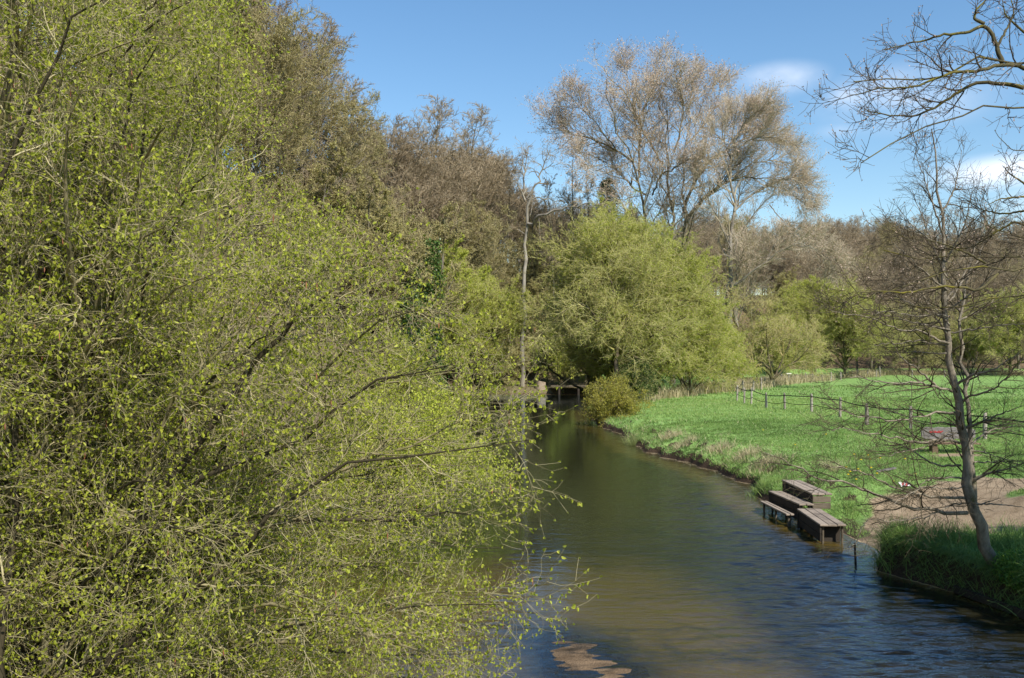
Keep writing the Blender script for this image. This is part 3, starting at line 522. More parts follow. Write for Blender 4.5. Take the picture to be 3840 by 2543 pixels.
def conv(pts, fn, D0, D1=None, rs=None):
    D1 = D0 if D1 is None else D1; n = len(pts); return np.array([at(*fn(*p), D0 + (D1 - D0) * i / max(n - 1, 1)) for i, p in enumerate(pts)])
c2 = lambda x, y: ((1850 + x / 1.6507) / 3.75, (150 + y / 1.6507) / 3.75)
rng = np.random.default_rng(9)
D = 112; zb = gz(*at(672, 380, D)[:2]); b = at(672, 380, D); b[2] = zb
def withbase(fn, p, D):  # ground point below a crop point
    q = at(*fn(*p), D); return [q[0], q[1], gz(q[0], q[1]) - .3]
L = []
def lim(fn, pts, D0, D1, r0, r1, k, ground=False):
    P = conv(pts, fn, D0, D1)
    if ground: P = np.vstack([withbase(fn, pts[0], D0), P])
    return (P, r0, r1, k)
popl = [lim(c2, [(945, 1100), (935, 960), (905, 850), (870, 750), (800, 640), (740, 520), (720, 400), (690, 230)], D, D - 5, .55, .06, 1.3, True), lim(c2, [(905, 850), (903, 600), (905, 480), (980, 340), (1000, 200), (1005, 120)], D, D + 4, .28, .04, 1.2),
        lim(c2, [(870, 760), (760, 680), (600, 610), (450, 570), (360, 500), (320, 450)], D, D + 1, .24, .03, 1.2), lim(c2, [(1110, 1130), (1105, 950), (1100, 700), (1070, 560), (1040, 480), (1020, 300), (1030, 170)], D + 1, D, .60, .05, 1.3, True),
        lim(c2, [(1050, 770), (940, 600), (860, 400), (800, 300), (700, 220), (680, 160)], D, D - 7, .22, .03, 1.2), lim(c2, [(1175, 1130), (1170, 950), (1180, 700), (1190, 500), (1250, 350), (1300, 220)], D + 2, D + 6, .45, .04, 1.3, True),
        lim(c2, [(1190, 1130), (1270, 1000), (1340, 950), (1440, 870), (1550, 840), (1680, 850), (1800, 900)], D, D - 4, .45, .04, 1.0), lim(c2, [(1180, 1070), (1200, 980), (1250, 870), (1350, 740), (1450, 670), (1560, 600), (1700, 590)], D, D + 5, .36, .04, 1.2),
        lim(c2, [(985, 960), (1040, 830), (1110, 800), (1200, 740), (1330, 720)], D, D - 8, .2, .03, .9), lim(c2, [(945, 960), (850, 900), (720, 760), (560, 700), (450, 640)], D, D + 6, .2, .03, 1), lim(c2, [(1450, 670), (1540, 540), (1640, 440), (1680, 360)], D + 2, D + 5, .16, .03, 1.2),
        lim(c2, [(1120, 700), (1160, 550), (1180, 400), (1140, 270), (1120, 160)], D, D - 5, .2, .03, 1.2), lim(c2, [(1200, 640), (1300, 540), (1380, 400), (1420, 260)], D + 3, D + 5, .16, .03, 1.2), lim(c2, [(760, 680), (640, 520), (520, 400), (430, 300)], D, D - 4, .14, .03, 1.1), lim(c2, [(905, 500), (830, 350), (830, 180), (835, 120)], D + 3, D + 3, .12, .02, 1.0), lim(c2, [(950, 950), (800, 990), (680, 985), (560, 940)], D, D - 4, .12, .03, .4), lim(c2, [(870, 750), (760, 790), (620, 770), (500, 800)], D, D - 4, .12, .03, .5), lim(c2, [(1190, 500), (1230, 330), (1240, 180)], D + 3, D + 2, .12, .03, 1.0)]
def sublimbs(Ls, n, seed, up=.26, f=.33):
    rg = np.random.default_rng(seed); out_ = []
    for P, r0_, r1_, k_ in Ls:
        if k_ < .5: continue
        P = smooth_poly(P, 20); ll = np.linalg.norm(np.diff(P, axis=0), axis=1).sum()
        for q_ in range(n):
            t_ = rg.uniform(.35, .85); i_ = int(t_ * 19); d_ = nrm(P[min(i_ + 1, 19)] - P[i_ - 1]); e_ = rg.normal(0, 1, 3); e_ = nrm(e_ - e_.dot(d_) * d_); a_ = math.radians(rg.uniform(18, 48)); v_ = nrm(math.cos(a_) * d_ + math.sin(a_) * e_ + [0, 0, up * .5]); L_ = ll * f * rg.uniform(.6, 1.2) * (1.25 - .6 * t_)
            pts = [P[i_]]
            for _ in range(5): pts.append(pts[-1] + v_ * L_ / 5); v_ = nrm(v_ + rg.normal(0, .1, 3) + [0, 0, up * .22])
            out_.append((np.array(pts), (r0_ + (r1_ - r0_) * t_) * .55, r1_ * .7, 1.0))
    return Ls + out_
popl = sublimbs(popl, 3, 1); popl = [(p_, r0_ * .62, r1_ * .7, k_) for p_, r0_, r1_, k_ in popl]
limb_tree('poplar_tree', b, popl, 'huge bare poplar with many spreading limbs rising behind the green willow', ('pop_bark', 'pop_twig'), 31, K=18, lens=(3.7, 1.9, .95), ns=(30, 7, 4), rt=(.028, .015, .010), up=.05, t0=.15, ang=(20, 58), leaf=('pop_bud', .2, .12, 1, -.1, 'buds'))
D = 108; b = at(731, 380, D); b[2] = gz(b[0], b[1])
pop2 = [lim(c2, [(1470, 1560), (1475, 1300), (1470, 1100), (1475, 900), (1480, 750), (1490, 600), (1500, 470), (1520, 390)], D, D, .5, .04, 1.3, True), lim(c2, [(1510, 1560), (1500, 1350), (1505, 1200), (1600, 1080), (1700, 980), (1760, 940)], D + 1, D - 2, .36, .04, 1.0, True),
        lim(c2, [(1490, 1060), (1560, 990), (1680, 900), (1760, 900), (1850, 960), (1950, 1030)], D, D + 3, .2, .03, 1.1), lim(c2, [(1475, 720), (1550, 630), (1650, 600), (1780, 610), (1880, 660)], D, D - 4, .18, .03, 1.2), lim(c2, [(1480, 750), (1430, 650), (1410, 520), (1440, 440)], D, D + 4, .14, .03, 1.1),
        lim(c2, [(1480, 850), (1600, 760), (1750, 740), (1880, 800)], D, D + 5, .15, .03, 1.2), lim(c2, [(1485, 660), (1560, 500), (1650, 430), (1720, 430)], D, D - 3, .12, .03, 1.2), lim(c2, [(1680, 900), (1800, 850), (1900, 880), (1980, 960)], D, D - 2, .12, .03, 1.1),
        lim(c2, [(1470, 1530), (1560, 1460), (1680, 1380), (1800, 1290), (1880, 1250), (1980, 1290), (2080, 1380)], D - 1, D - 6, .26, .05, .5), lim(c2, [(1710, 1020), (1780, 1110), (1860, 1160), (1940, 1250)], D, D - 3, .1, .03, .6), lim(c2, [(1690, 1355), (1760, 1352), (1830, 1356)], D - 3, D - 3, .09, .05, .1),
        lim(c2, [(1470, 1450), (1430, 1600), (1400, 1700)], D, D - 3, .16, .06, .2), lim(c2, [(1950, 1270), (2050, 1330), (2150, 1450)], D - 5, D - 6, .08, .02, .7)]
pop2 = sublimbs(pop2, 3, 2, .22); pop2 = [(p_, r0_ * (1 if r0_ > .3 else .7), r1_ * .7, k_) for p_, r0_, r1_, k_ in pop2]
limb_tree('poplar_tree', b, pop2, 'bare poplar with a pale double trunk right of the green willow', ('pale_bark', 'pop_twig'), 32, K=18, lens=(3.6, 1.9, .95), ns=(26, 7, 4), rt=(.026, .015, .011), up=.03, t0=.3, ang=(15, 45), leaf=('pop_bud', .15, .09, 1, -.1, 'buds'))
# gnarled bare tree on the far bank
c5 = lambda x, y: ((1900 + x / 1.568) / 3.75, (500 + y / 1.568) / 3.75)
D = 109.5; b = at(525, 380, D); b[2] = gz(b[0], b[1])
gn_ = [lim(c5, [(90, 1380), (92, 1100), (90, 900), (97, 700), (115, 590), (100, 480), (108, 400), (118, 370)], D, D, .34, .17, 0, True), lim(c5, [(110, 395), (80, 330), (60, 300), (75, 250)], D, D - 1, .13, .04, .7), lim(c5, [(106, 390), (98, 300), (106, 200), (125, 120), (130, 80)], D, D + 1, .16, .03, 1), lim(c5, [(120, 380), (170, 320), (205, 230), (235, 150), (255, 100)], D, D - 1, .17, .03, 1.1), lim(c5, [(125, 530), (180, 500), (240, 475), (330, 445), (420, 425), (520, 412)], D, D - 5, .17, .05, .6), lim(c5, [(125, 385), (200, 380), (260, 390), (330, 400)], D, D + 2, .1, .03, .7), lim(c5, [(150, 390), (150, 430), (135, 490)], D, D, .06, .03, .3), lim(c5, [(98, 690), (70, 720), (72, 760)], D, D, .07, .03, .3), lim(c5, [(105, 590), (60, 560), (10, 545)], D, D, .06, .02, .4), lim(c5, [(190, 500), (195, 640)], D, D, .05, .02, .3), lim(c5, [(210, 215), (270, 180), (290, 130)], D, D, .07, .02, 1), lim(c5, [(100, 260), (85, 190), (110, 120)], D, D, .07, .02, 1)]
limb_tree('oak_tree', b, gn_, 'gnarled bare tree with a grey trunk standing alone on the far bank', ('pale_bark', 'brown_twig'), 33, lens=(2.6, 1.2, .6), ns=(12, 5, 3), rt=(.035, .018, .012), up=.0, ang=(30, 70), jit=.03, wan=.25)
# slim pale trunks beside it
for k, (px, Dd, H, r, sd, lab) in enumerate([(553, 116, 24, .2, 51, 'slim pale grey trunk right of the gnarled tree'), (571, 119, 26, .24, 52, 'pale straight trunk seen left of the willow crown'), (541, 121, 20, .15, 53, 'thin leaning bare tree between the gnarled tree and the pale trunks'), (590, 121, 23, .2, 54, 'pale trunk half hidden by the left edge of the willow'), (497, 120, 22, .2, 55, 'slim bare tree left of the gnarled tree')]):
    bare_tree('slender_tree', gp_(px, Dd), H, 5.5, sd, lab, ('pop_bark', 'brown_twig'), r=r, nl=(18, 8, 6, 5), th=.5, twigr=.014, lean=((-.12 if k == 2 else .02), 0))
# willows
def willow(px, D, H, W_, seed, label, leafmat='willow_leaf', nl=(46, 10, 7, 5), lean=(0, 0), th=.10, ang=(30, 75), up=-.035, lf=(.13, .04, 2, .9), r=.32, fork=3, name='willow_tree'):
    return bare_tree(name, gp_(px, D), H, W_, seed, label, ('willow_bark', 'willow_twig'), nl=nl, lean=lean, th=th, ang=ang, up=up, fork=fork, r=r, twigr=.010, leaf=(leafmat, lf[0], lf[1], lf[2], lf[3]), crown_pow=1.3)
willow(622, 79, 14.5, 8.2, 61, 'big round willow with fresh yellow green foliage at the river bend')
willow(658, 82, 12.0, 6.0, 62, 'willow with fresh foliage merging into the right side of the big round willow')
willow(590, 90, 13, 6.5, 63, 'willow behind the left side of the big round willow')
willow(845, 137, 12.5, 7.5, 64, 'bright yellow green willow on the far side of the meadow', 'bright_leaf', r=.25)
willow(812, 141, 14.5, 6.5, 65, 'taller green willow at the left end of the far meadow hedge', 'bright_leaf', r=.25)
willow(1010, 146, 11, 8, 66, 'yellow green willow beyond the meadow at the right edge', 'bright_leaf', nl=(34, 9, 8, 6), r=.25)
willow(910, 150, 8.5, 8, 67, 'low olive green willow beyond the meadow behind the alder', 'olive_leaf', nl=(34, 9, 8, 6), r=.25)
willow(968, 152, 8.0, 7, 68, 'low dull green willow behind the leaning alder trunk', 'olive_leaf', nl=(34, 9, 8, 6), r=.25)
willow(775, 128, 8, 6, 69, 'low green willow behind the yellow twigs by the fence', 'willow_leaf', nl=(34, 9, 8, 6), r=.2)
willow(478, 84, 13.5, 5.5, 70, 'fresh light green tree left of the gnarled bare tree', 'bright_leaf', nl=(36, 9, 8, 7), up=.02, r=.2, name='green_tree')
willow(455, 78, 14.5, 4.5, 71, 'light green tree beside the dark ivy covered trunk', 'bright_leaf', nl=(30, 9, 8, 6), up=.03, r=.2, name='green_tree')
willow(560, 108.5, 5.5, 3.2, 72, 'small yellow green bush on the far bank behind the landing', 'bright_leaf', nl=(24, 8, 7, 6), up=.02, r=.1, fork=1, name='green_bush')
willow(600, 108.5, 6.5, 4.5, 73, 'dense green bush on the far bank behind the willow trunk', 'willow_leaf', nl=(28, 8, 7, 6), up=.0, r=.1, fork=1, name='green_bush')
# ivy covered trees
def ivy(px, D, H, W_, seed, label):
    o = bare_tree('ivy_covered_tree', gp_(px, D), H, W_, seed, label, ol, nl=(20, 8, 7, 5), r=.25, twigr=.014, leaf=('olive_leaf', .13, .08, 1, .1)); rg = np.random.default_rng(seed); g = Geo(); x, y, z = gp_(px, D)
    n = 5200; h = rg.uniform(0, 1, n); a_ = rg.uniform(0, 6.28, n); rr = 1.7 * (1 - .5 * h) * (.3 + fbm(h * 9 + seed, a_ * 1.2)) * rg.uniform(.5, 1.1, n)
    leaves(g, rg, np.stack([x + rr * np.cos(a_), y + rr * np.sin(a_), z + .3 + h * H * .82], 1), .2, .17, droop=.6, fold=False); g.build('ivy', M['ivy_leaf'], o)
ivy(432, 74, 16.5, 4.5, 81, 'dark green ivy covered tree on the left bank'); ivy(410, 66, 13, 4, 82, 'shorter ivy covered tree nearer on the left bank')
# firs
for px, D_, H, sd, lab in [(607, 132, 21, 91, 'dark green fir showing behind the left limbs of the huge poplar'), (672, 135, 15, 92, 'dark green fir behind the trunks of the huge poplar'), (632, 138, 17, 93, 'lower dark fir between the two others behind the poplar')]:
    rg = np.random.default_rng(sd); x, y, z = gp_(px, D_); o = empty('fir_tree', (x, y, z), lab, 'tree'); g1 = Geo(); P = np.array([[[x, y, z - .3], [x, y, z + H * .5], [x, y, z + H]]]); tubes(g1, P, np.array([[.3, .2, .03]]), 6); n = 150; t = rg.uniform(.15, 1, n); s = np.stack([x + 0 * t, y + 0 * t, z + t * H], 1); a_ = rg.uniform(0, 6.28, n)
    Pb = grow(rg, s, np.stack([np.cos(a_), np.sin(a_), 0 * a_ + .1], 1), (5.0 * (1 - t) ** .7 + .3) * rg.uniform(.6, 1.1, n), 6, .1, (0, 0, -.02)); Rb = taper(np.full(n, .05), 6, .3); tubes(g1, Pb, Rb, 4); g1.build('trunk', M['willow_bark'], o); g2 = Geo()
    s, d, t_, rr, ix = spawn(rg, Pb, Rb, 16, .1, 1, (30, 70), .5); P2 = grow(rg, s, d, rg.uniform(.3, 1.1, len(s)), 3, .1, (0, 0, -.1)); s2, d2, _, _, _ = spawn(rg, P2, taper(np.full(len(P2), .01), 3), 6, .1, 1, (30, 70)); leaves(g2, rg, s2, .35, .12, d=d2, fold=False); g2.build('foliage', M['fir_leaf'], o)
# yellow drooping twig thicket (broken poplar limbs) right of the willow
D = 100; cT = lambda x, y: ((2500 + x / 2.631) / 3.75, (900 + y / 2.631) / 3.75); b = at(742, 384, D); b[2] = gz(b[0], b[1])
th = [lim(cT, [(1030, 1370), (1000, 1290), (870, 1230), (760, 1180), (660, 1060)], D, D - 3, .16, .03, .8), lim(cT, [(1050, 1370), (1040, 1280), (900, 1190), (780, 1020), (700, 860)], D, D + 2, .16, .03, 1), lim(cT, [(1060, 1370), (1100, 1260), (1180, 1100), (1240, 950), (1200, 850)], D, D + 3, .14, .03, 1), lim(cT, [(1060, 1370), (1180, 1240), (1280, 1200), (1400, 1080), (1480, 900)], D, D, .14, .03, 1), lim(cT, [(760, 1060), (700, 860), (640, 730), (680, 620), (800, 590), (880, 620)], D + 2, D, .12, .03, .7), lim(cT, [(900, 1370), (860, 1250), (700, 1190), (640, 1160)], D - 2, D - 4, .08, .02, .5), lim(cT, [(1040, 1300), (1000, 1100), (980, 900), (1000, 700)], D, D, .12, .02, 1), lim(cT, [(760, 1350), (720, 1260), (700, 1180), (600, 1140)], D - 3, D - 4, .05, .02, .4)]
limb_tree('tangled_willow', b, th, 'tangled yellowish leafless willow with drooping branches behind the fence corner', ('willow_bark', 'yellow_twig'), 34, lens=(4.2, 1.9, .9), ns=(22, 9, 5), rt=(.035, .018, .012), up=-.03, ang=(25, 65), leaf=('bright_leaf', .12, .06, 1, .3, 'foliage'), wan=.2)
# small waterside bush and fallen branches at its foot
hazel('waterside_bush', (6.9, 59.5, .5), np.array([6.9, 59, .9]) + nrm(np.random.default_rng(3).normal(0, 1, (70, 3)) * [1, 1, .8] + [-.25, 0, .55]) * np.random.default_rng(4).uniform(1.1, 2.3, (70, 1)), 11, 7, 3, .085, 'round yellowish bush leaning over the water in front of the willow', 26, ('willow_bark', 'yellow_twig', 'bush_leaf'), r0=.035, fold=False, L2=(.5, 1.2))

# ------------------------------------------------------------------ leaning alder on the near bank
z1 = lambda x, y: ((2600 + x / 1.9097) / 3.75, (1300 + y / 1.9097) / 3.75); c3 = lambda x, y: ((3100 + x / 3.2) / 3.75, (1000 + y / 3.2) / 3.75); c4 = lambda x, y: ((3000 + x / 1.12) / 3.75, y / 1.12 / 3.75); idp = lambda x, y: (x, y)
D = 16.9; b = at(995, 562, D); b[2] = gz(b[0], b[1])
A = [lim(idp, [(996, 566), (990, 549), (977, 528), (971, 507), (967, 479), (963, 444), (958.6, 409), (954, 393), (951, 346), (946, 333), (947, 300), (947, 269), (942, 220), (938, 180), (931, 128)], D, D, .125, .010, .9),
     lim(idp, [(974, 512), (972, 479), (971, 440), (968, 393), (966, 375), (961, 346), (958, 321), (966, 280), (978, 240), (985, 205)], D + .05, D + .5, .06, .010, .9)]
for pts, fn, D1, r0, k in [
    ([(1960, 1190), (1650, 1165), (1400, 1085), (1240, 1045), (1100, 970), (850, 930), (640, 800), (500, 765)], z1, 14.5, .055, 1), ([(1950, 1085), (1700, 1075), (1560, 1050), (1400, 990), (1230, 905), (1100, 870), (940, 850)], z1, 15, .04, 1),
    ([(1940, 945), (1800, 935), (1700, 945), (1640, 975), (1570, 1060)], z1, 16, .03, .8), ([(1905, 690), (1800, 660), (1600, 690), (1480, 670), (1300, 620), (1150, 600), (1000, 595)], z1, 15, .035, 1), ([(1915, 850), (1850, 850), (1750, 860), (1650, 800), (1500, 700), (1400, 680), (1250, 640)], z1, 18, .03, .9),
    ([(1880, 470), (1750, 470), (1600, 510), (1450, 530), (1200, 500), (1050, 460), (900, 400)], z1, 15.5, .03, 1), ([(1850, 320), (1770, 300), (1650, 260), (1560, 250), (1400, 265), (1200, 220), (1130, 205)], z1, 15, .035, 1), ([(1760, 295), (1650, 200), (1560, 130), (1480, 70), (1440, 0), (1380, -90)], z1, 16, .03, .9),
    ([(1470, 920), (1300, 860), (1150, 770), (950, 770), (800, 730), (600, 640), (250, 580), (0, 510)], c3, 15, .035, 1), ([(1440, 940), (1200, 920), (1100, 880), (900, 920), (560, 940)], c3, 16, .028, .9), ([(1440, 1040), (1200, 1030), (1050, 1020), (850, 1030), (600, 1040)], c3, 18, .022, .8),
    ([(1500, 790), (1700, 760), (1850, 740), (2050, 710), (2200, 690), (2368, 690)], c3, 16, .025, 1), ([(1470, 600), (1300, 560), (1100, 600), (900, 560), (700, 540), (500, 570)], c3, 15, .022, .9), ([(1480, 700), (1350, 540), (1200, 420), (1000, 200), (900, 100)], c3, 17, .024, .8),
    ([(2000, 960), (2130, 900), (2250, 880), (2368, 830)], z1, 16, .045, 1), ([(1950, 580), (2080, 540), (2200, 480), (2368, 420)], z1, 16, .04, 1), ([(1985, 720), (2050, 640), (2150, 590), (2368, 560)], z1, 17.5, .03, 1), ([(1890, 270), (2000, 200), (2150, 170), (2368, 20)], z1, 16, .04, .9),
    ([(1990, 1130), (2150, 1125), (2368, 1150)], z1, 16.5, .028, .6), ([(1925, 400), (1980, 350), (2100, 330), (2200, 260), (2300, 160), (2368, 80)], z1, 15.5, .035, .9), ([(2010, 830), (2200, 820), (2368, 840)], z1, 18, .022, .8), ([(1985, 740), (2100, 760), (2200, 800), (2368, 830)], z1, 17.5, .02, .8),
    ([(1880, 560), (1780, 540), (1650, 560), (1500, 490), (1350, 440)], z1, 18.5, .022, .9), ([(1900, 620), (1820, 600), (1700, 720), (1560, 740), (1400, 780), (1300, 770)], z1, 15.5, .022, .9), ([(1960, 1120), (1850, 1130), (1760, 1180), (1640, 1230), (1450, 1250), (1250, 1230)], z1, 15.5, .02, .8), ([(1250, 1240), (1200, 1300), (1170, 1400), (1100, 1460)], z1, 15.3, .012, .6),
    ([(1940, 1000), (1830, 1020), (1700, 1000), (1560, 1040), (1440, 1120)], z1, 15, .02, .9), ([(1930, 800), (1990, 640), (2080, 600), (2200, 560), (2368, 540)], z1, 15.5, .02, .9)]:
    A.append(lim(fn, pts, D, D1, r0 * .72, .005, k))
for px0, py0, px1, py1, Dd in [(946, 333, 905, 262, 16), (947, 300, 985, 215, 17.5), (947, 280, 912, 190, 17.5), (946, 262, 975, 180, 16.2), (943, 235, 915, 150, 16.6), (941, 215, 962, 150, 17), (948, 320, 885, 290, 18), (948, 310, 1010, 250, 16), (944, 250, 900, 215, 17.2), (958, 321, 1005, 290, 17.5), (947, 290, 890, 240, 15.5), (950, 300, 1000, 200, 17.5), (950, 330, 870, 310, 16)]:
    A.append(lim(idp, [(px0, py0), ((px0 + px1) / 2 + 3, py0 * .6 + py1 * .4), (px1, py1)], D, Dd, .022, .004, 1))
limb_tree('alder_tree', b, A, 'leaning leafless alder with long spreading branches on the shaded near bank', ('alder_bark', 'alder_twig'), 41, K=22, lens=(.85, .42, .2), ns=(19, 5, 3), rt=(.0046, .0034, .0026), up=.0, ang=(25, 60), t0=.15, S=8, jit=.010, wan=.14, flatz=.6)
# ------------------------------------------------------------------ overhanging oak branches, trunk right of the frame
D = 8.6; tx, ty = 13.6, 9.4; b = (tx, ty, gz(tx, ty)); tr_ = [[tx, ty, b[2] - .3], [tx - .05, ty, 3], [tx + .05, ty + .1, 6], [tx - .1, ty, 9.5], [tx, ty, 13]]
O = [(np.array(tr_), .42, .12, 0)]
def ob(pts, D0, D1, r0, k=1.0, zj=None, r1=.006):
    P = conv(pts, c4, D0, D1); j = np.array([tx, ty, P[0][2] - .55 if zj is None else zj]); O.append((np.vstack([j, (j + P[0]) / 2 + [0, 0, .1], P]), r0, r1, k))
ob([(960, 247), (941, 245), (830, 237), (700, 280), (600, 310), (500, 350), (380, 365), (285, 320), (225, 330)], 8.6, 8.0, .06)
O.append(lim(c4, [(850, 262), (836, 240), (828, 190), (800, 130), (775, 100), (700, 140), (600, 145), (490, 180), (400, 195), (345, 210)], 8.55, 8.8, .028, .006, 1))
ob([(941, 420), (870, 428), (800, 430), (740, 470), (650, 510), (560, 525), (480, 560), (400, 620), (340, 665), (290, 685)], 8.4, 7.8, .04)
O.append(lim(c4, [(941, 370), (860, 350), (750, 345), (640, 400), (560, 460), (460, 490), (330, 480), (270, 455)], 8.7, 9.2, .026, .006, 1)); O.append(lim(c4, [(970, 290), (941, 285), (850, 265), (740, 300), (640, 300), (560, 340), (430, 370), (310, 370), (215, 405)], 8.6, 7.8, .026, .005, 1))
O.append(lim(c4, [(775, 100), (730, 80), (740, 40), (800, -20)], 8.7, 8.7, .02, .005, 1)); O.append(lim(c4, [(830, 190), (870, 120), (900, 50), (880, -30)], 8.6, 9, .016, .005, 1)); O.append(lim(c4, [(960, 150), (900, 100), (860, 60), (850, 0)], 8.9, 9.2, .016, .005, 1))
ob([(960, 1035), (880, 1060), (780, 1105), (640, 1095), (520, 1070), (430, 1060), (350, 1050)], 9, 9.6, .04); ob([(960, 1105), (900, 1120), (830, 1150), (700, 1165), (560, 1150), (460, 1170), (340, 1230)], 8.8, 8.6, .04)
ob([(960, 1240), (830, 1235), (740, 1290), (620, 1305), (500, 1290), (350, 1270), (250, 1230)], 9.2, 9.8, .035); O.append(lim(c4, [(830, 1150), (760, 1220), (600, 1200), (450, 1230), (300, 1220), (200, 1250)], 8.7, 8.2, .018, .005, 1))
ob([(960, 1000), (860, 990), (760, 960), (700, 900)], 9, 9.3, .025); O.append(lim(c4, [(970, 800), (941, 770), (880, 730), (850, 695)], 8.8, 9, .016, .004, 1)); O.append(lim(c4, [(980, 830), (941, 825), (840, 835), (790, 860)], 8.9, 8.6, .016, .004, 1)); O.append(lim(c4, [(980, 890), (941, 885), (850, 900), (760, 880), (700, 840)], 8.8, 9.3, .016, .004, 1))
O.append(lim(c4, [(945, 633), (890, 630), (870, 610), (830, 570), (818, 545)], 8.4, 8.4, .006, .003, 0)); O.append(lim(c4, [(960, 950), (900, 930), (800, 990), (720, 1040), (600, 1050)], 9, 9.4, .016, .004, 1)); O.append(lim(c4, [(780, 1105), (700, 1060), (560, 1010), (440, 1000), (380, 960)], 9.1, 8.8, .014, .004, 1))
for (h, a_, l) in [(7, .3, 4), (8.5, -.6, 4), (10, .9, 4), (11, -1.2, 3.5), (12, .1, 3)]:
    e = np.array([tx, ty, h]) + np.array([math.cos(a_), math.sin(a_), .35]) * l; O.append((np.array([[tx, ty, h], (np.array([tx, ty, h]) + e) / 2 + [0, 0, .3], e]), .09, .02, .8))
O = [(p_, r0_ * (.85 if q_ > 0 else 1), r1_ * .8, k_) for q_, (p_, r0_, r1_, k_) in enumerate(O)]
limb_tree('oak_tree', b, O, 'oak branches with fat buds reaching in from the right edge against the sky', ('oak_bark', 'oak_twig'), 42, K=30, lens=(.66, .32, .13), ns=(30, 5, 3), rt=(.0042, .003, .0024), up=.04, ang=(25, 60), t0=.3, S=7, jit=.006, wan=.14, leaf=('pop_bud', .02, .012, 1, -.4, 'buds'))
# ------------------------------------------------------------------ wooden landing stage
rng = np.random.default_rng(3)
o = empty('landing_stage', (8.2, 24.5, 0), 'weathered stepped wooden landing stage at the river edge', 'landing stage')
def stage_block(part, nx0, nxw, ny_, fx0, fxw, fy, zt, zbm, nplank, side, end=None, th=.05, legs=True):
    """box from near edge (y=ny_) to far edge (y=fy); planks run along its length"""
    g = Geo(); s = Geo(); L_ = fy - ny_; cx = (nx0 + fx0) / 2; w = (nxw + fxw) / 2; rz = math.atan2(-(fx0 - nx0), L_); cy = (ny_ + fy) / 2; pw = w / nplank
    ca, sa = math.cos(rz), math.sin(rz)
    def loc(u, v, z): return (cx + w / 2 + u * ca - v * sa, cy + u * sa + v * ca, z)
    for k in range(nplank): boxes(g, rng, loc(-w / 2 + pw * (k + .5), rng.uniform(-.03, .03), zt - th / 2 + rng.uniform(-.006, .004)), (pw - .014, L_, th), rz, 0, rng.uniform(0, 1), .01, (rng.normal(0, .01), rng.normal(0, .002)))
    p = g.build(part, M['deck'], o)
    if side:
        n = max(1, round((zt - th - zbm) / .2)); hh = (zt - th - zbm - .004) / n
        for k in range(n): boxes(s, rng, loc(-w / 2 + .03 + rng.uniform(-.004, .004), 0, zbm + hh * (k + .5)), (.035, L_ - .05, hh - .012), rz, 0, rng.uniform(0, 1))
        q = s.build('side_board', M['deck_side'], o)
    if end:
        e = Geo(); n = 2; hh = (zt - th - zbm - .03) / n
        for k in range(n): boxes(e, rng, loc(0, -L_ / 2 + .03, zbm + hh * (k + .5)), (w - .07, .035, hh - .02), rz, 0, rng.uniform(0, 1))
        e.build('end_board', M['deck_end'], o)
    if legs:
        for u, v in ((-w / 2 + .1, -L_ / 2 + .1), (w / 2 - .08, -L_ / 2 + .1), (-w / 2 + .1, L_ / 2 - .1), (-w / 2 + .1, 0)):
            l = Geo(); x_, y_, _ = loc(u, v, 0); P = np.array([[[x_ + rng.normal(0, .02), y_, -.8], [x_, y_, 0], [x_, y_, zt - th - .004]]]); tubes(l, P, np.array([[.034, .034, .034]]), 8, 0); l.build('leg', M['deck_end'], o)
stage_block('front_deck', 7.64, .62, 22.0, 7.80, .68, 24.3, .50, .05, 3, True)
for yy in (22.3, 24.1): g = Geo(); boxes(g, rng, (8.0, yy, .20), (.48, .04, .42), R(-4)); g.build('shade_board', M['deck_side'], o)  # dark boards added inside the deck to stand in for its shaded interior
stage_block('middle_step', 7.90, .36, 24.42, 7.73, .46, 26.8, .60, .14, 2, True)
stage_block('back_seat', 8.32, .52, 24.6, 8.30, .60, 27.3, .86, .42, 3, True, True, legs=False)
stage_block('low_step', 7.50, .22, 24.25, 7.40, .22, 26.5, .35, .28, 2, False)
# ------------------------------------------------------------------ bench
bx, by = at(951, 440, 33.0)[:2]; bz = gz(bx, by); o = empty('park_bench', (bx, by, bz), 'rough wooden bench with a grey backrest marked in red, standing on the meadow', 'bench')
def slab(part, c, w, h, d, m, seed, rz=0, wob=.02):
    g = Geo(); rg = np.random.default_rng(seed); n = 14; u = np.linspace(-w / 2, w / 2, n); top = h / 2 + rg.normal(0, wob, n) - .25 * h * (np.abs(u) > w / 2 - .02); bot = -h / 2 + rg.normal(0, wob * .6, n) + .2 * h * (np.abs(u) > w / 2 - .02)
    V = []; 
    for k in range(n):
        for y_, z_ in ((-d / 2, bot[k] + .01), (-d / 2, top[k] - .015), (-d / 2 + .015, top[k]), (d / 2, top[k] - .004), (d / 2, bot[k])): V.append((u[k], y_, z_))
    V = np.array(V); ca, sa = math.cos(rz), math.sin(rz); V = np.stack([V[:, 0] * ca - V[:, 1] * sa, V[:, 0] * sa + V[:, 1] * ca, V[:, 2]], 1) + np.array(c)
    f = [[k * 5 + j, (k + 1) * 5 + j, (k + 1) * 5 + (j + 1) % 5, k * 5 + (j + 1) % 5] for k in range(n - 1) for j in range(5)]
    g.add(V, f, .5, 0, False); g.add(V[:5], [[0, 1, 2, 3, 4]], .5, 0, False); g.add(V[-5:], [[4, 3, 2, 1, 0]], .5, 0, False); return g.build(part, M[m], o)
rz = R(-4)
bk = slab('backrest', (bx, by + .22, bz + .72), 1.95, .44, .07, 'bench_back', 1, rz); slab('seat', (bx, by, bz + .37), 2.0, .08, .42, 'bench_seat', 2, rz, .008)
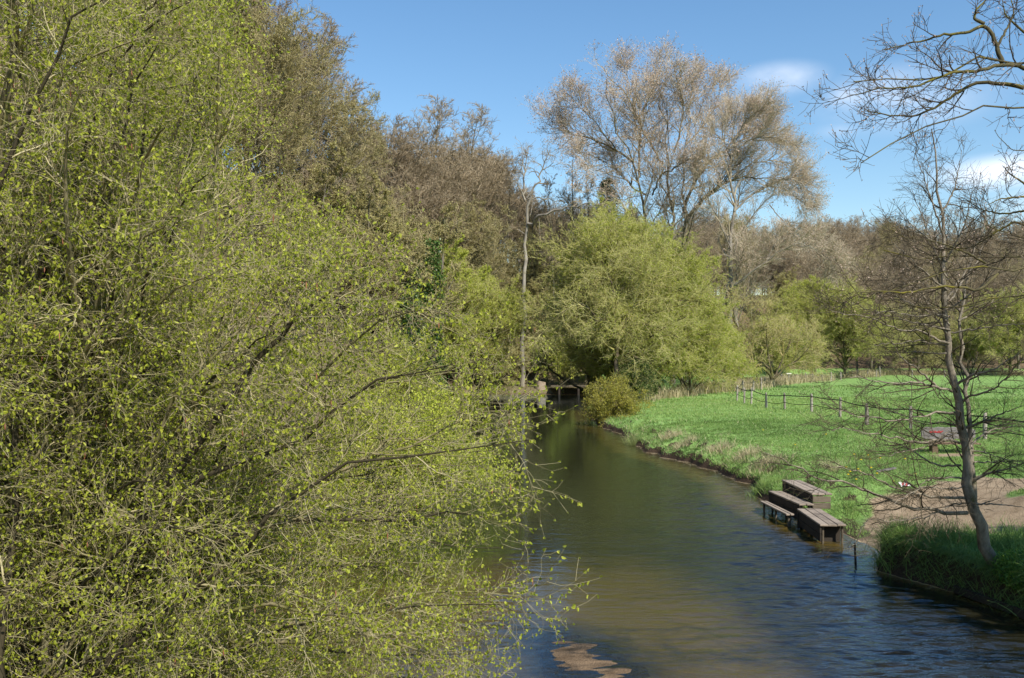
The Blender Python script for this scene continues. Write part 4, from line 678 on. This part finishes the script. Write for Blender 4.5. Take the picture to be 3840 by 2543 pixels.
for sx in (-.62, .66): slab('leg', (bx + sx, by - sx * .07, bz + .13), .2, .40, .3, 'bench_seat', 5 if sx < 0 else 6, rz, .005); slab('back_support', (bx + sx, by + .27 - sx * .07, bz + .45), .09, .95, .05, 'bench_seat', 7 if sx < 0 else 8, rz, .004)
g = Geo(); rg = np.random.default_rng(2); x = -.66
def bkp(u, z): return np.array([bx + u * math.cos(rz), by + .22 + u * math.sin(rz) - .045, bz + z])
for u0, u1, z0, z1_ in [(-.70, -.58, .80, .76), (-.62, -.55, .76, .82), (-.58, -.45, .77, .78), (-.5, -.42, .82, .75), (-.44, -.3, .76, .79), (-.36, -.30, .82, .74), (-.3, -.2, .77, .81), (-.68, -.26, .75, .745)]:
    P = np.array([[bkp(u0, z0), bkp((u0 + u1) / 2, (z0 + z1_) / 2 + rg.normal(0, .01)), bkp(u1, z1_)]]); tubes(g, P, np.full((1, 3), .017), 4)
q = g.build('red_marking', M['red'], None); q.parent = bk; q.location = -Vector(o.location) - bk.location; q.location = -bk.location - o.location if False else (0, 0, 0)
# ------------------------------------------------------------------ meadow fence
q3 = lambda x, y: ((2650 + x / 3.947) / 3.75, (1350 + y / 3.947) / 3.75); q4 = lambda x, y: ((3200 + x / 3.7) / 3.75, (1350 + y / 3.7) / 3.75)
def ground_at(px, py):
    D_ = 60.
    for _ in range(30): x = (px - 512) / F * D_; D_ = (CAMZ - gz(x, D_)) * F / (py - HOR)
    return (px - 512) / F * D_, D_
near = [(q3, 450, 610, 1.25, .07), (q3, 555, 640, 1.15, .07), (q3, 660, 665, 1.25, .07), (q3, 880, 710, 1.1, .075), (q3, 1158, 733, 1.12, .075), (q3, 1550, 770, 1.15, .085), (q3, 1968, 850, 1.15, .085), (q4, 185, 905, 1.12, .085), (q4, 798, 970, 1.15, .08)]
names = ['split grey corner post of the meadow fence', 'second grey fence post beside the corner post', 'third grey fence post from the fence corner', 'grey fence post with a white lower end', 'thin grey fence post in the middle of the near fence', 'cracked fence post fourth from the bench', 'weathered fence post third from the bench', 'light brown fence post second from the bench', 'light brown fence post nearest to the bench']
rng = np.random.default_rng(14)
def post(x, y, h, r, label, group, lean=0):
    z = gz(x, y); o = empty('fence_post', (x, y, z), label, 'fence post', group); g = Geo(); K = 7; S = 9; P = np.zeros((1, K, 3)); tt = np.linspace(0, 1, K); P[0, :, 0] = x + lean * tt * h; P[0, :, 1] = y + rng.normal(0, .02) * tt * h; P[0, :, 2] = z - .25 + tt * (h + .25)
    rr = r * (1 + rng.normal(0, .05, K)); rr[-1] *= .72; n0 = g.n; tubes(g, P, rr[None], S, rng.uniform(0, 1)); v = g.v[0]; ang_ = np.tile(np.arange(S), K); v += np.repeat(rng.normal(0, 1, S)[None], K, 0).reshape(-1, 1) * (v - np.repeat(P[0], S, 0)) * .12
    v[-S:, 2] += rng.normal(0, .03, S); g.add(v[-S:], [list(range(S))[::-1]], .9, 0, False); g.build('wood', M['post'], o); return o, np.array([x + lean * h, y, z + h])
tops = []
for (fn, x, y, h, r), lab in zip(near, names):
    X_, Y_ = ground_at(*fn(x, y)); ln = rng.normal(0, .03); o, tp = post(X_, Y_, h, r, lab, 'posts of the near meadow fence', ln); tops.append((tp, h))
    if 'white lower' in lab:
        g = Geo(); z = gz(X_, Y_); tubes(g, np.array([[[X_, Y_, z - .05], [X_ + .01, Y_, z + .5]]]), np.array([[r * 1.18, r * 1.12]]), 9, 1); g.build('pale_sleeve', M['bench_back'], o)
for k, (px, D_) in enumerate([(985, 38.5), (1060, 33.5), (1150, 28)]):
    X_ = (px - 512) / F * D_; o, tp = post(X_, D_, 1.12, .08, ['fence post hidden behind the alder twigs right of the bench', 'fence post beyond the right edge after the bench', 'last fence post beyond the right edge'][k], 'posts of the near meadow fence'); tops.append((tp, 1.12))
farp = [(q3, 535, 470), (q3, 690, 460), (q3, 808, 440), (q3, 868, 405), (q3, 1003, 380), (q3, 1108, 350), (q3, 1215, 350), (q3, 1337, 320), (q3, 1460, 320), (q3, 1570, 318), (q3, 1705, 308), (q3, 1838, 306), (q3, 1985, 298), (q4, 60, 238), (q4, 197, 232), (q4, 317, 234), (q4, 370, 232), (q4, 815, 236), (q4, 1260, 236), (q4, 1700, 240)]
tf = [tops[0]]
for k, (fn, x, y) in enumerate(farp):
    X_, Y_ = ground_at(*fn(x, y)); Y_ = min(Y_, 150); X_ = (fn(x, y)[0] - 512) / F * Y_; h = 1.7 if k == 16 else rng.uniform(1.05, 1.25)
    lab = {0: 'fence post just behind the corner post', 1: 'leaning fence post behind the third near post', 6: 'far fence post with a white cap', 16: 'tall far fence post standing above the others'}.get(k, 'small pale fence post in the far line along the reeds')
    o, tp = post(X_, Y_, h, .09, lab, 'posts of the far meadow fence', rng.normal(0, .04)); tf.append((tp, h))
    if k == 6: g = Geo(); boxes(g, rng, tp + [0, 0, .08], (.62, .4, .12)); g.build('cap', M['cap'], o)
def cable(tops, f, sag, r, label, grp):
    g = Geo(); pts = []
    for (a, ha), (b_, hb) in zip(tops[:-1], tops[1:]):
        a = a - [0, .09, ha * (1 - f)]; b_ = b_ - [0, .09, hb * (1 - f)]; s = rng.uniform(.4, 1.2) * sag
        for t_ in np.linspace(0, 1, 9)[:-1]: pts.append(a * (1 - t_) + b_ * t_ - [0, 0, s * 4 * t_ * (1 - t_)])
    pts.append(b_); P = np.array(pts)[None]; tubes(g, P, np.full((1, P.shape[1]), r), 5); tag(g.build('fence_cable', M['rope']), label, 'fence cable', grp)
cable(tops, .88, .07, .03, 'thick dark upper cable of the near meadow fence', 'cables of the near fence'); cable(tops, .45, .12, .02, 'thin dark lower cable of the near meadow fence', 'cables of the near fence')
cable(tf, .85, .06, .02, 'upper cable of the far meadow fence', 'cables of the far fence'); cable(tf, .45, .06, .012, 'lower cable of the far meadow fence', 'cables of the far fence')
# ------------------------------------------------------------------ stakes, revetment, small things
def stake(px, pyb, h, r, m, label, lean=.0):
    D_ = CAMZ * F / (pyb - HOR); x = (px - 512) / F * D_; o = empty('wooden_stake', (x, D_, 0), label, 'stake'); g = Geo(); P = np.array([[[x, D_, -.8], [x, D_, 0], [x + lean * h, D_, h]]]); tubes(g, P, np.array([[r, r, r * .85]]), 8, .6); v = g.v[0][-8:].copy(); v[:, 2] += rng.normal(0, .01, 8); g.add(v, [list(range(8))[::-1]], .8, 0, False); g.build('wood', M[m], o)
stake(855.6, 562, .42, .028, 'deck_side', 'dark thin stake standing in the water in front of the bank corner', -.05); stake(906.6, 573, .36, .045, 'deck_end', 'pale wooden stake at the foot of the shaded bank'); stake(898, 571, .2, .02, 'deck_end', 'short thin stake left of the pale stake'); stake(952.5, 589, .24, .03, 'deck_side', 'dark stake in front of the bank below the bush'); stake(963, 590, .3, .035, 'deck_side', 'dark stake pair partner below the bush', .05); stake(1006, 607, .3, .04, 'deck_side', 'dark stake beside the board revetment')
g = Geo(); pr = [(9.42, 12.2), (9.28, 14.2), (9.12, 16.0), (8.78, 17.5)]
o = empty('board_revetment', (9.2, 14.5, 0), 'dark wooden boards lining the foot of the near right bank', 'revetment')
for k in range(3):
    (x0, y0), (x1, y1) = pr[k], pr[k + 1]; rz_ = math.atan2(x0 - x1, y1 - y0); ln = math.hypot(x1 - x0, y1 - y0); g = Geo()
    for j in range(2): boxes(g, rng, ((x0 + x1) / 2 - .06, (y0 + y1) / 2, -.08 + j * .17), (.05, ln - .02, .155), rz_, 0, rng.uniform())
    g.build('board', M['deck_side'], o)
o = empty('leafy_weed', at(978, 596, 14.9), 'leafy green weed hanging over the near bank below the alder', 'plant'); rg = np.random.default_rng(4); g = Geo(); c = np.array([9.35, 16.3, .75]); n = 3200
p = c + nrm(rg.normal(0, 1, (n, 3))) * rg.uniform(.3, 1, (n, 1)) ** .5 * [.42, .6, .38]; k = HZ(p[:, 0], p[:, 1])[0] < p[:, 2] + .02; leaves(g, rg, p[k], .055, .035, droop=.1, fold=False)
g2 = Geo(); P = grow(rg, np.tile([[9.5, 16.4, .5]], (40, 1)), nrm(rg.normal(0, 1, (40, 3)) + [-.4, 0, .7]), rg.uniform(.3, .8, 40), 5, .15); tubes(g2, P, taper(np.full(40, .006), 5), 4); g2.build('stems', M['stem'], o); g.build('leaves', leafm('weed_leaf', [(.05, .13, .02), (.14, .28, .04), (.24, .38, .06)], .4), o)
# plank lying on the grass, litter, far landing, stump
x, y = ground_at(886, 472); o = empty('old_plank', (x, y, gz(x, y)), 'grey plank lying in the grass above the sandy patch', 'plank'); g = Geo(); boxes(g, rng, (x, y, gz(x, y) + .07), (.75, .14, .05), R(22), tilt=(.12, 0)); g.build('wood', M['bench_back'], o)
x, y = ground_at(905, 487); o = empty('paper_litter', (x, y, gz(x, y)), 'crumpled white and red paper lying on the sandy patch', 'litter'); g = Geo(); n = 7; u = np.linspace(-.15, .15, n); U, V_ = np.meshgrid(u, u * .8); Zp = rng.normal(0, .02, U.shape) + .07; pts = np.stack([x + U, y + V_ * .9, gz(x, y) + Zp + V_ * .35], -1); ii = (np.arange(n - 1)[:, None] * n + np.arange(n - 1)[None]); f = np.stack([ii, ii + 1, ii + n + 1, ii + n], -1).reshape(-1, 4)
red = np.array([(i + j * 2) % 5 in (0, 2, 3) and 0 < i < 5 for j in range(n - 1) for i in range(n - 1)]); g.add(pts, f[~red], .5, 0, False); g.add(pts, f[red], .5, 1, False); g.build('paper', [M['white'], M['red']], o)
o = empty('fishing_jetty', (-.2 + 10, 107, .5), 'small flat wooden jetty on the far bank below the trees', 'jetty'); cx = (580 - 512) / F * 106.8
g = Geo()
for k in range(9): boxes(g, rng, (cx - 3.2 + k * .7, 106.8, .98 + rng.normal(0, .01)), (.66, 2.6, .14), 0, 0, 0)
g.build('deck', M['deck_end'], o)
for u in (-2.6, -.3, 2.1): g = Geo(); tubes(g, np.array([[[cx + u, 105.6, -.8], [cx + u, 105.6, .9]]]), np.array([[.16, .16]]), 8); g.build('leg', M['deck_side'], o)
x, y = (541 - 512) / F * 107.6, 107.6; z = gz(x, y); o = empty('tree_stump', (x, y, z), 'pale cut tree stump on the far bank', 'stump'); g = Geo(); a_ = np.arange(10) * .628
P = np.array([[[x, y, z - .4], [x, y, z + .3], [x + .1, y, z + .75]]]); tubes(g, P, np.array([[.7, .6, .5]]), 10, .5); v = g.v[0][-10:].copy(); g.add(v, [list(range(10))[::-1]], 1, 0, False); g.build('wood', M['stone'], o)
# dandelions
for (px, py) in [(861, 466), (854, 461), (870, 465), (846, 470), (858, 472), (871, 472), (877, 478), (848, 479), (856, 484), (871, 480), (893, 491), (915, 491), (850, 497), (795, 450), (826, 438), (763, 433), (880, 462), (860, 480), (905, 463), (868, 459)]:
    x, y = ground_at(px, py); z = gz(x, y); o = empty('dandelion', (x, y, z), 'tiny yellow dandelion flower in the grass near the sandy patch', 'flower', 'dandelions in the riverside grass'); g = Geo(); tubes(g, np.array([[[x, y, z - .02], [x, y, z + .13]]]), np.array([[.006, .005]]), 4); g.build('stem', M['stem'], o)
    g = Geo(); n = 12; a_ = np.arange(n) * 6.283 / n; r_ = .045; V = [[x, y, z + .13]] + [[x + r_ * c_, y + r_ * s__, z + .15] for c_, s__ in zip(np.cos(a_), np.sin(a_))] + [[x, y, z + .17]]; f = [[0, 1 + (k + 1) % n, 1 + k] for k in range(n)] + [[n + 1, 1 + k, 1 + (k + 1) % n] for k in range(n)]; g.add(V, f, .5, 0, True); g.build('flower_head', M['yellow'], o)

# unseen evergreens added right of the frame to shade the near bank
for x, y, H, Rr, sd, lab in [(13.4, 11.4, 8.3, 3.3, 201, 'unseen evergreen added beyond the right edge to shade the near bank'), (17.4, 12.6, 8.3, 3.4, 202, 'second unseen evergreen added to shade the near bank')]:
    rg = np.random.default_rng(sd); z = gz(x, y); o = empty('shade_evergreen', (x, y, z), lab, 'tree'); g1 = Geo(); T0 = np.array([[[x, y, z - .3], [x, y, z + H * .5], [x, y, z + H]]]); tubes(g1, T0, np.array([[.2, .12, .03]]), 7)
    s, d, t, rr, ix = spawn(rg, T0, np.array([[.2, .12, .03]]), 90, .16, 1, (50, 85)); Pb = grow(rg, s, d, Rr * (1.15 - .7 * t) * rg.uniform(.7, 1.1, 90), 6, .12, (0, 0, .04)); Rb = taper(np.full(90, .03), 6, .3); tubes(g1, Pb, Rb, 4); g1.build('trunk', M['willow_bark'], o)
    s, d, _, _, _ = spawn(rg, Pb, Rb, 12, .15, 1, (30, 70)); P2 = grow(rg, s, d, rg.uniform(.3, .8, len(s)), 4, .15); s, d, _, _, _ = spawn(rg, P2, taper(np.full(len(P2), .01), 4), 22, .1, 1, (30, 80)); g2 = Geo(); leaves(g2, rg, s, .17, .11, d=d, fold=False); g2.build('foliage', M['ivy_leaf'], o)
# low willow growth and brambles at the foot of the big willow
for px, D_, H, W_, sd, lab, lf in [(650, 78, 6.5, 4.6, 301, 'low willow bush right of the big willow trunk', 'willow_leaf'), (690, 82, 7.5, 4.8, 302, 'low willow bush at the left end of the dry reeds', 'willow_leaf'), (714, 88, 7.0, 4.0, 303, 'rightmost low willow bush beside the dry reeds', 'willow_leaf'), (634, 73, 3.4, 2.2, 304, 'dark green bramble bush at the foot of the big willow', 'ivy_leaf'), (608, 84, 6, 3.8, 305, 'low green bush behind the willow trunk at the water', 'willow_leaf')]:
    willow(px, D_, H, W_, sd, lab, lf, nl=(34, 8, 7, 6), th=.03, r=.1, fork=2, name='willow_bush')

cw = lambda x, y: ((1850 + x / 2.09) / 3.75, (1000 + y / 2.09) / 3.75)
D = 72; b = at(617, 405, D); b[2] = gz(b[0], b[1])
wl = [lim(cw, [(955, 1000), (950, 830), (975, 650), (965, 580), (1000, 480), (1080, 380)], D, D, .26, .08, .7, True), lim(cw, [(968, 600), (955, 420), (950, 250), (930, 130), (900, 40)], D, D - 1, .14, .04, 1), lim(cw, [(955, 220), (1040, 150), (1100, 30), (1110, -60)], D, D, .1, .03, 1), lim(cw, [(1000, 480), (1080, 330), (1130, 230), (1200, 150), (1300, 60)], D, D + 1, .12, .03, 1), lim(cw, [(985, 520), (870, 400), (780, 400), (700, 440)], D, D, .09, .03, 1), lim(cw, [(985, 640), (1100, 700), (1200, 750)], D, D - 1, .08, .03, .7), lim(cw, [(960, 560), (840, 470), (740, 300), (660, 260), (560, 330), (450, 460), (320, 580)], D, D - 1, .10, .04, .4), lim(cw, [(1000, 480), (1150, 450), (1300, 470), (1450, 560)], D, D, .08, .03, .9)]
limb_tree('young_willow', b, wl, 'dark slender willow trunk with light foliage standing in front of the big round willow', ('willow_bark', 'willow_twig'), 35, lens=(3.6, 1.7, .9), ns=(18, 8, 5), rt=(.03, .016, .011), up=-.03, ang=(25, 65), leaf=('willow_leaf', .13, .045, 2, .8, 'foliage'), wan=.16)
willow(547, 112, 9, 3.0, 311, 'bright yellow green small tree on the slope right of the gnarled tree', 'bright_leaf', nl=(26, 8, 7, 5), up=.02, r=.1, fork=1, name='green_tree')
willow(500, 108.5, 6, 3.4, 312, 'low olive bush left of the gnarled tree on the far bank', 'olive_leaf', nl=(26, 8, 7, 5), up=.02, r=.1, fork=1, name='green_bush')
for px, D_, sc, sd in [(500, 112, .32, 1), (522, 113, .36, 2), (534, 114, .3, 3), (552, 115, .36, 4), (568, 113, .34, 5), (584, 114, .38, 6), (508, 117, .4, 7), (528, 118, .42, 8), (546, 120, .4, 9), (490, 110, .38, 10)]:
    x = (px - 512) / F * D_; place(2 if sd % 2 else 3, x, D_, sd * 1.3, sc, label='small brown twiggy sapling on the slope behind the far bank', group='saplings on the far slope')
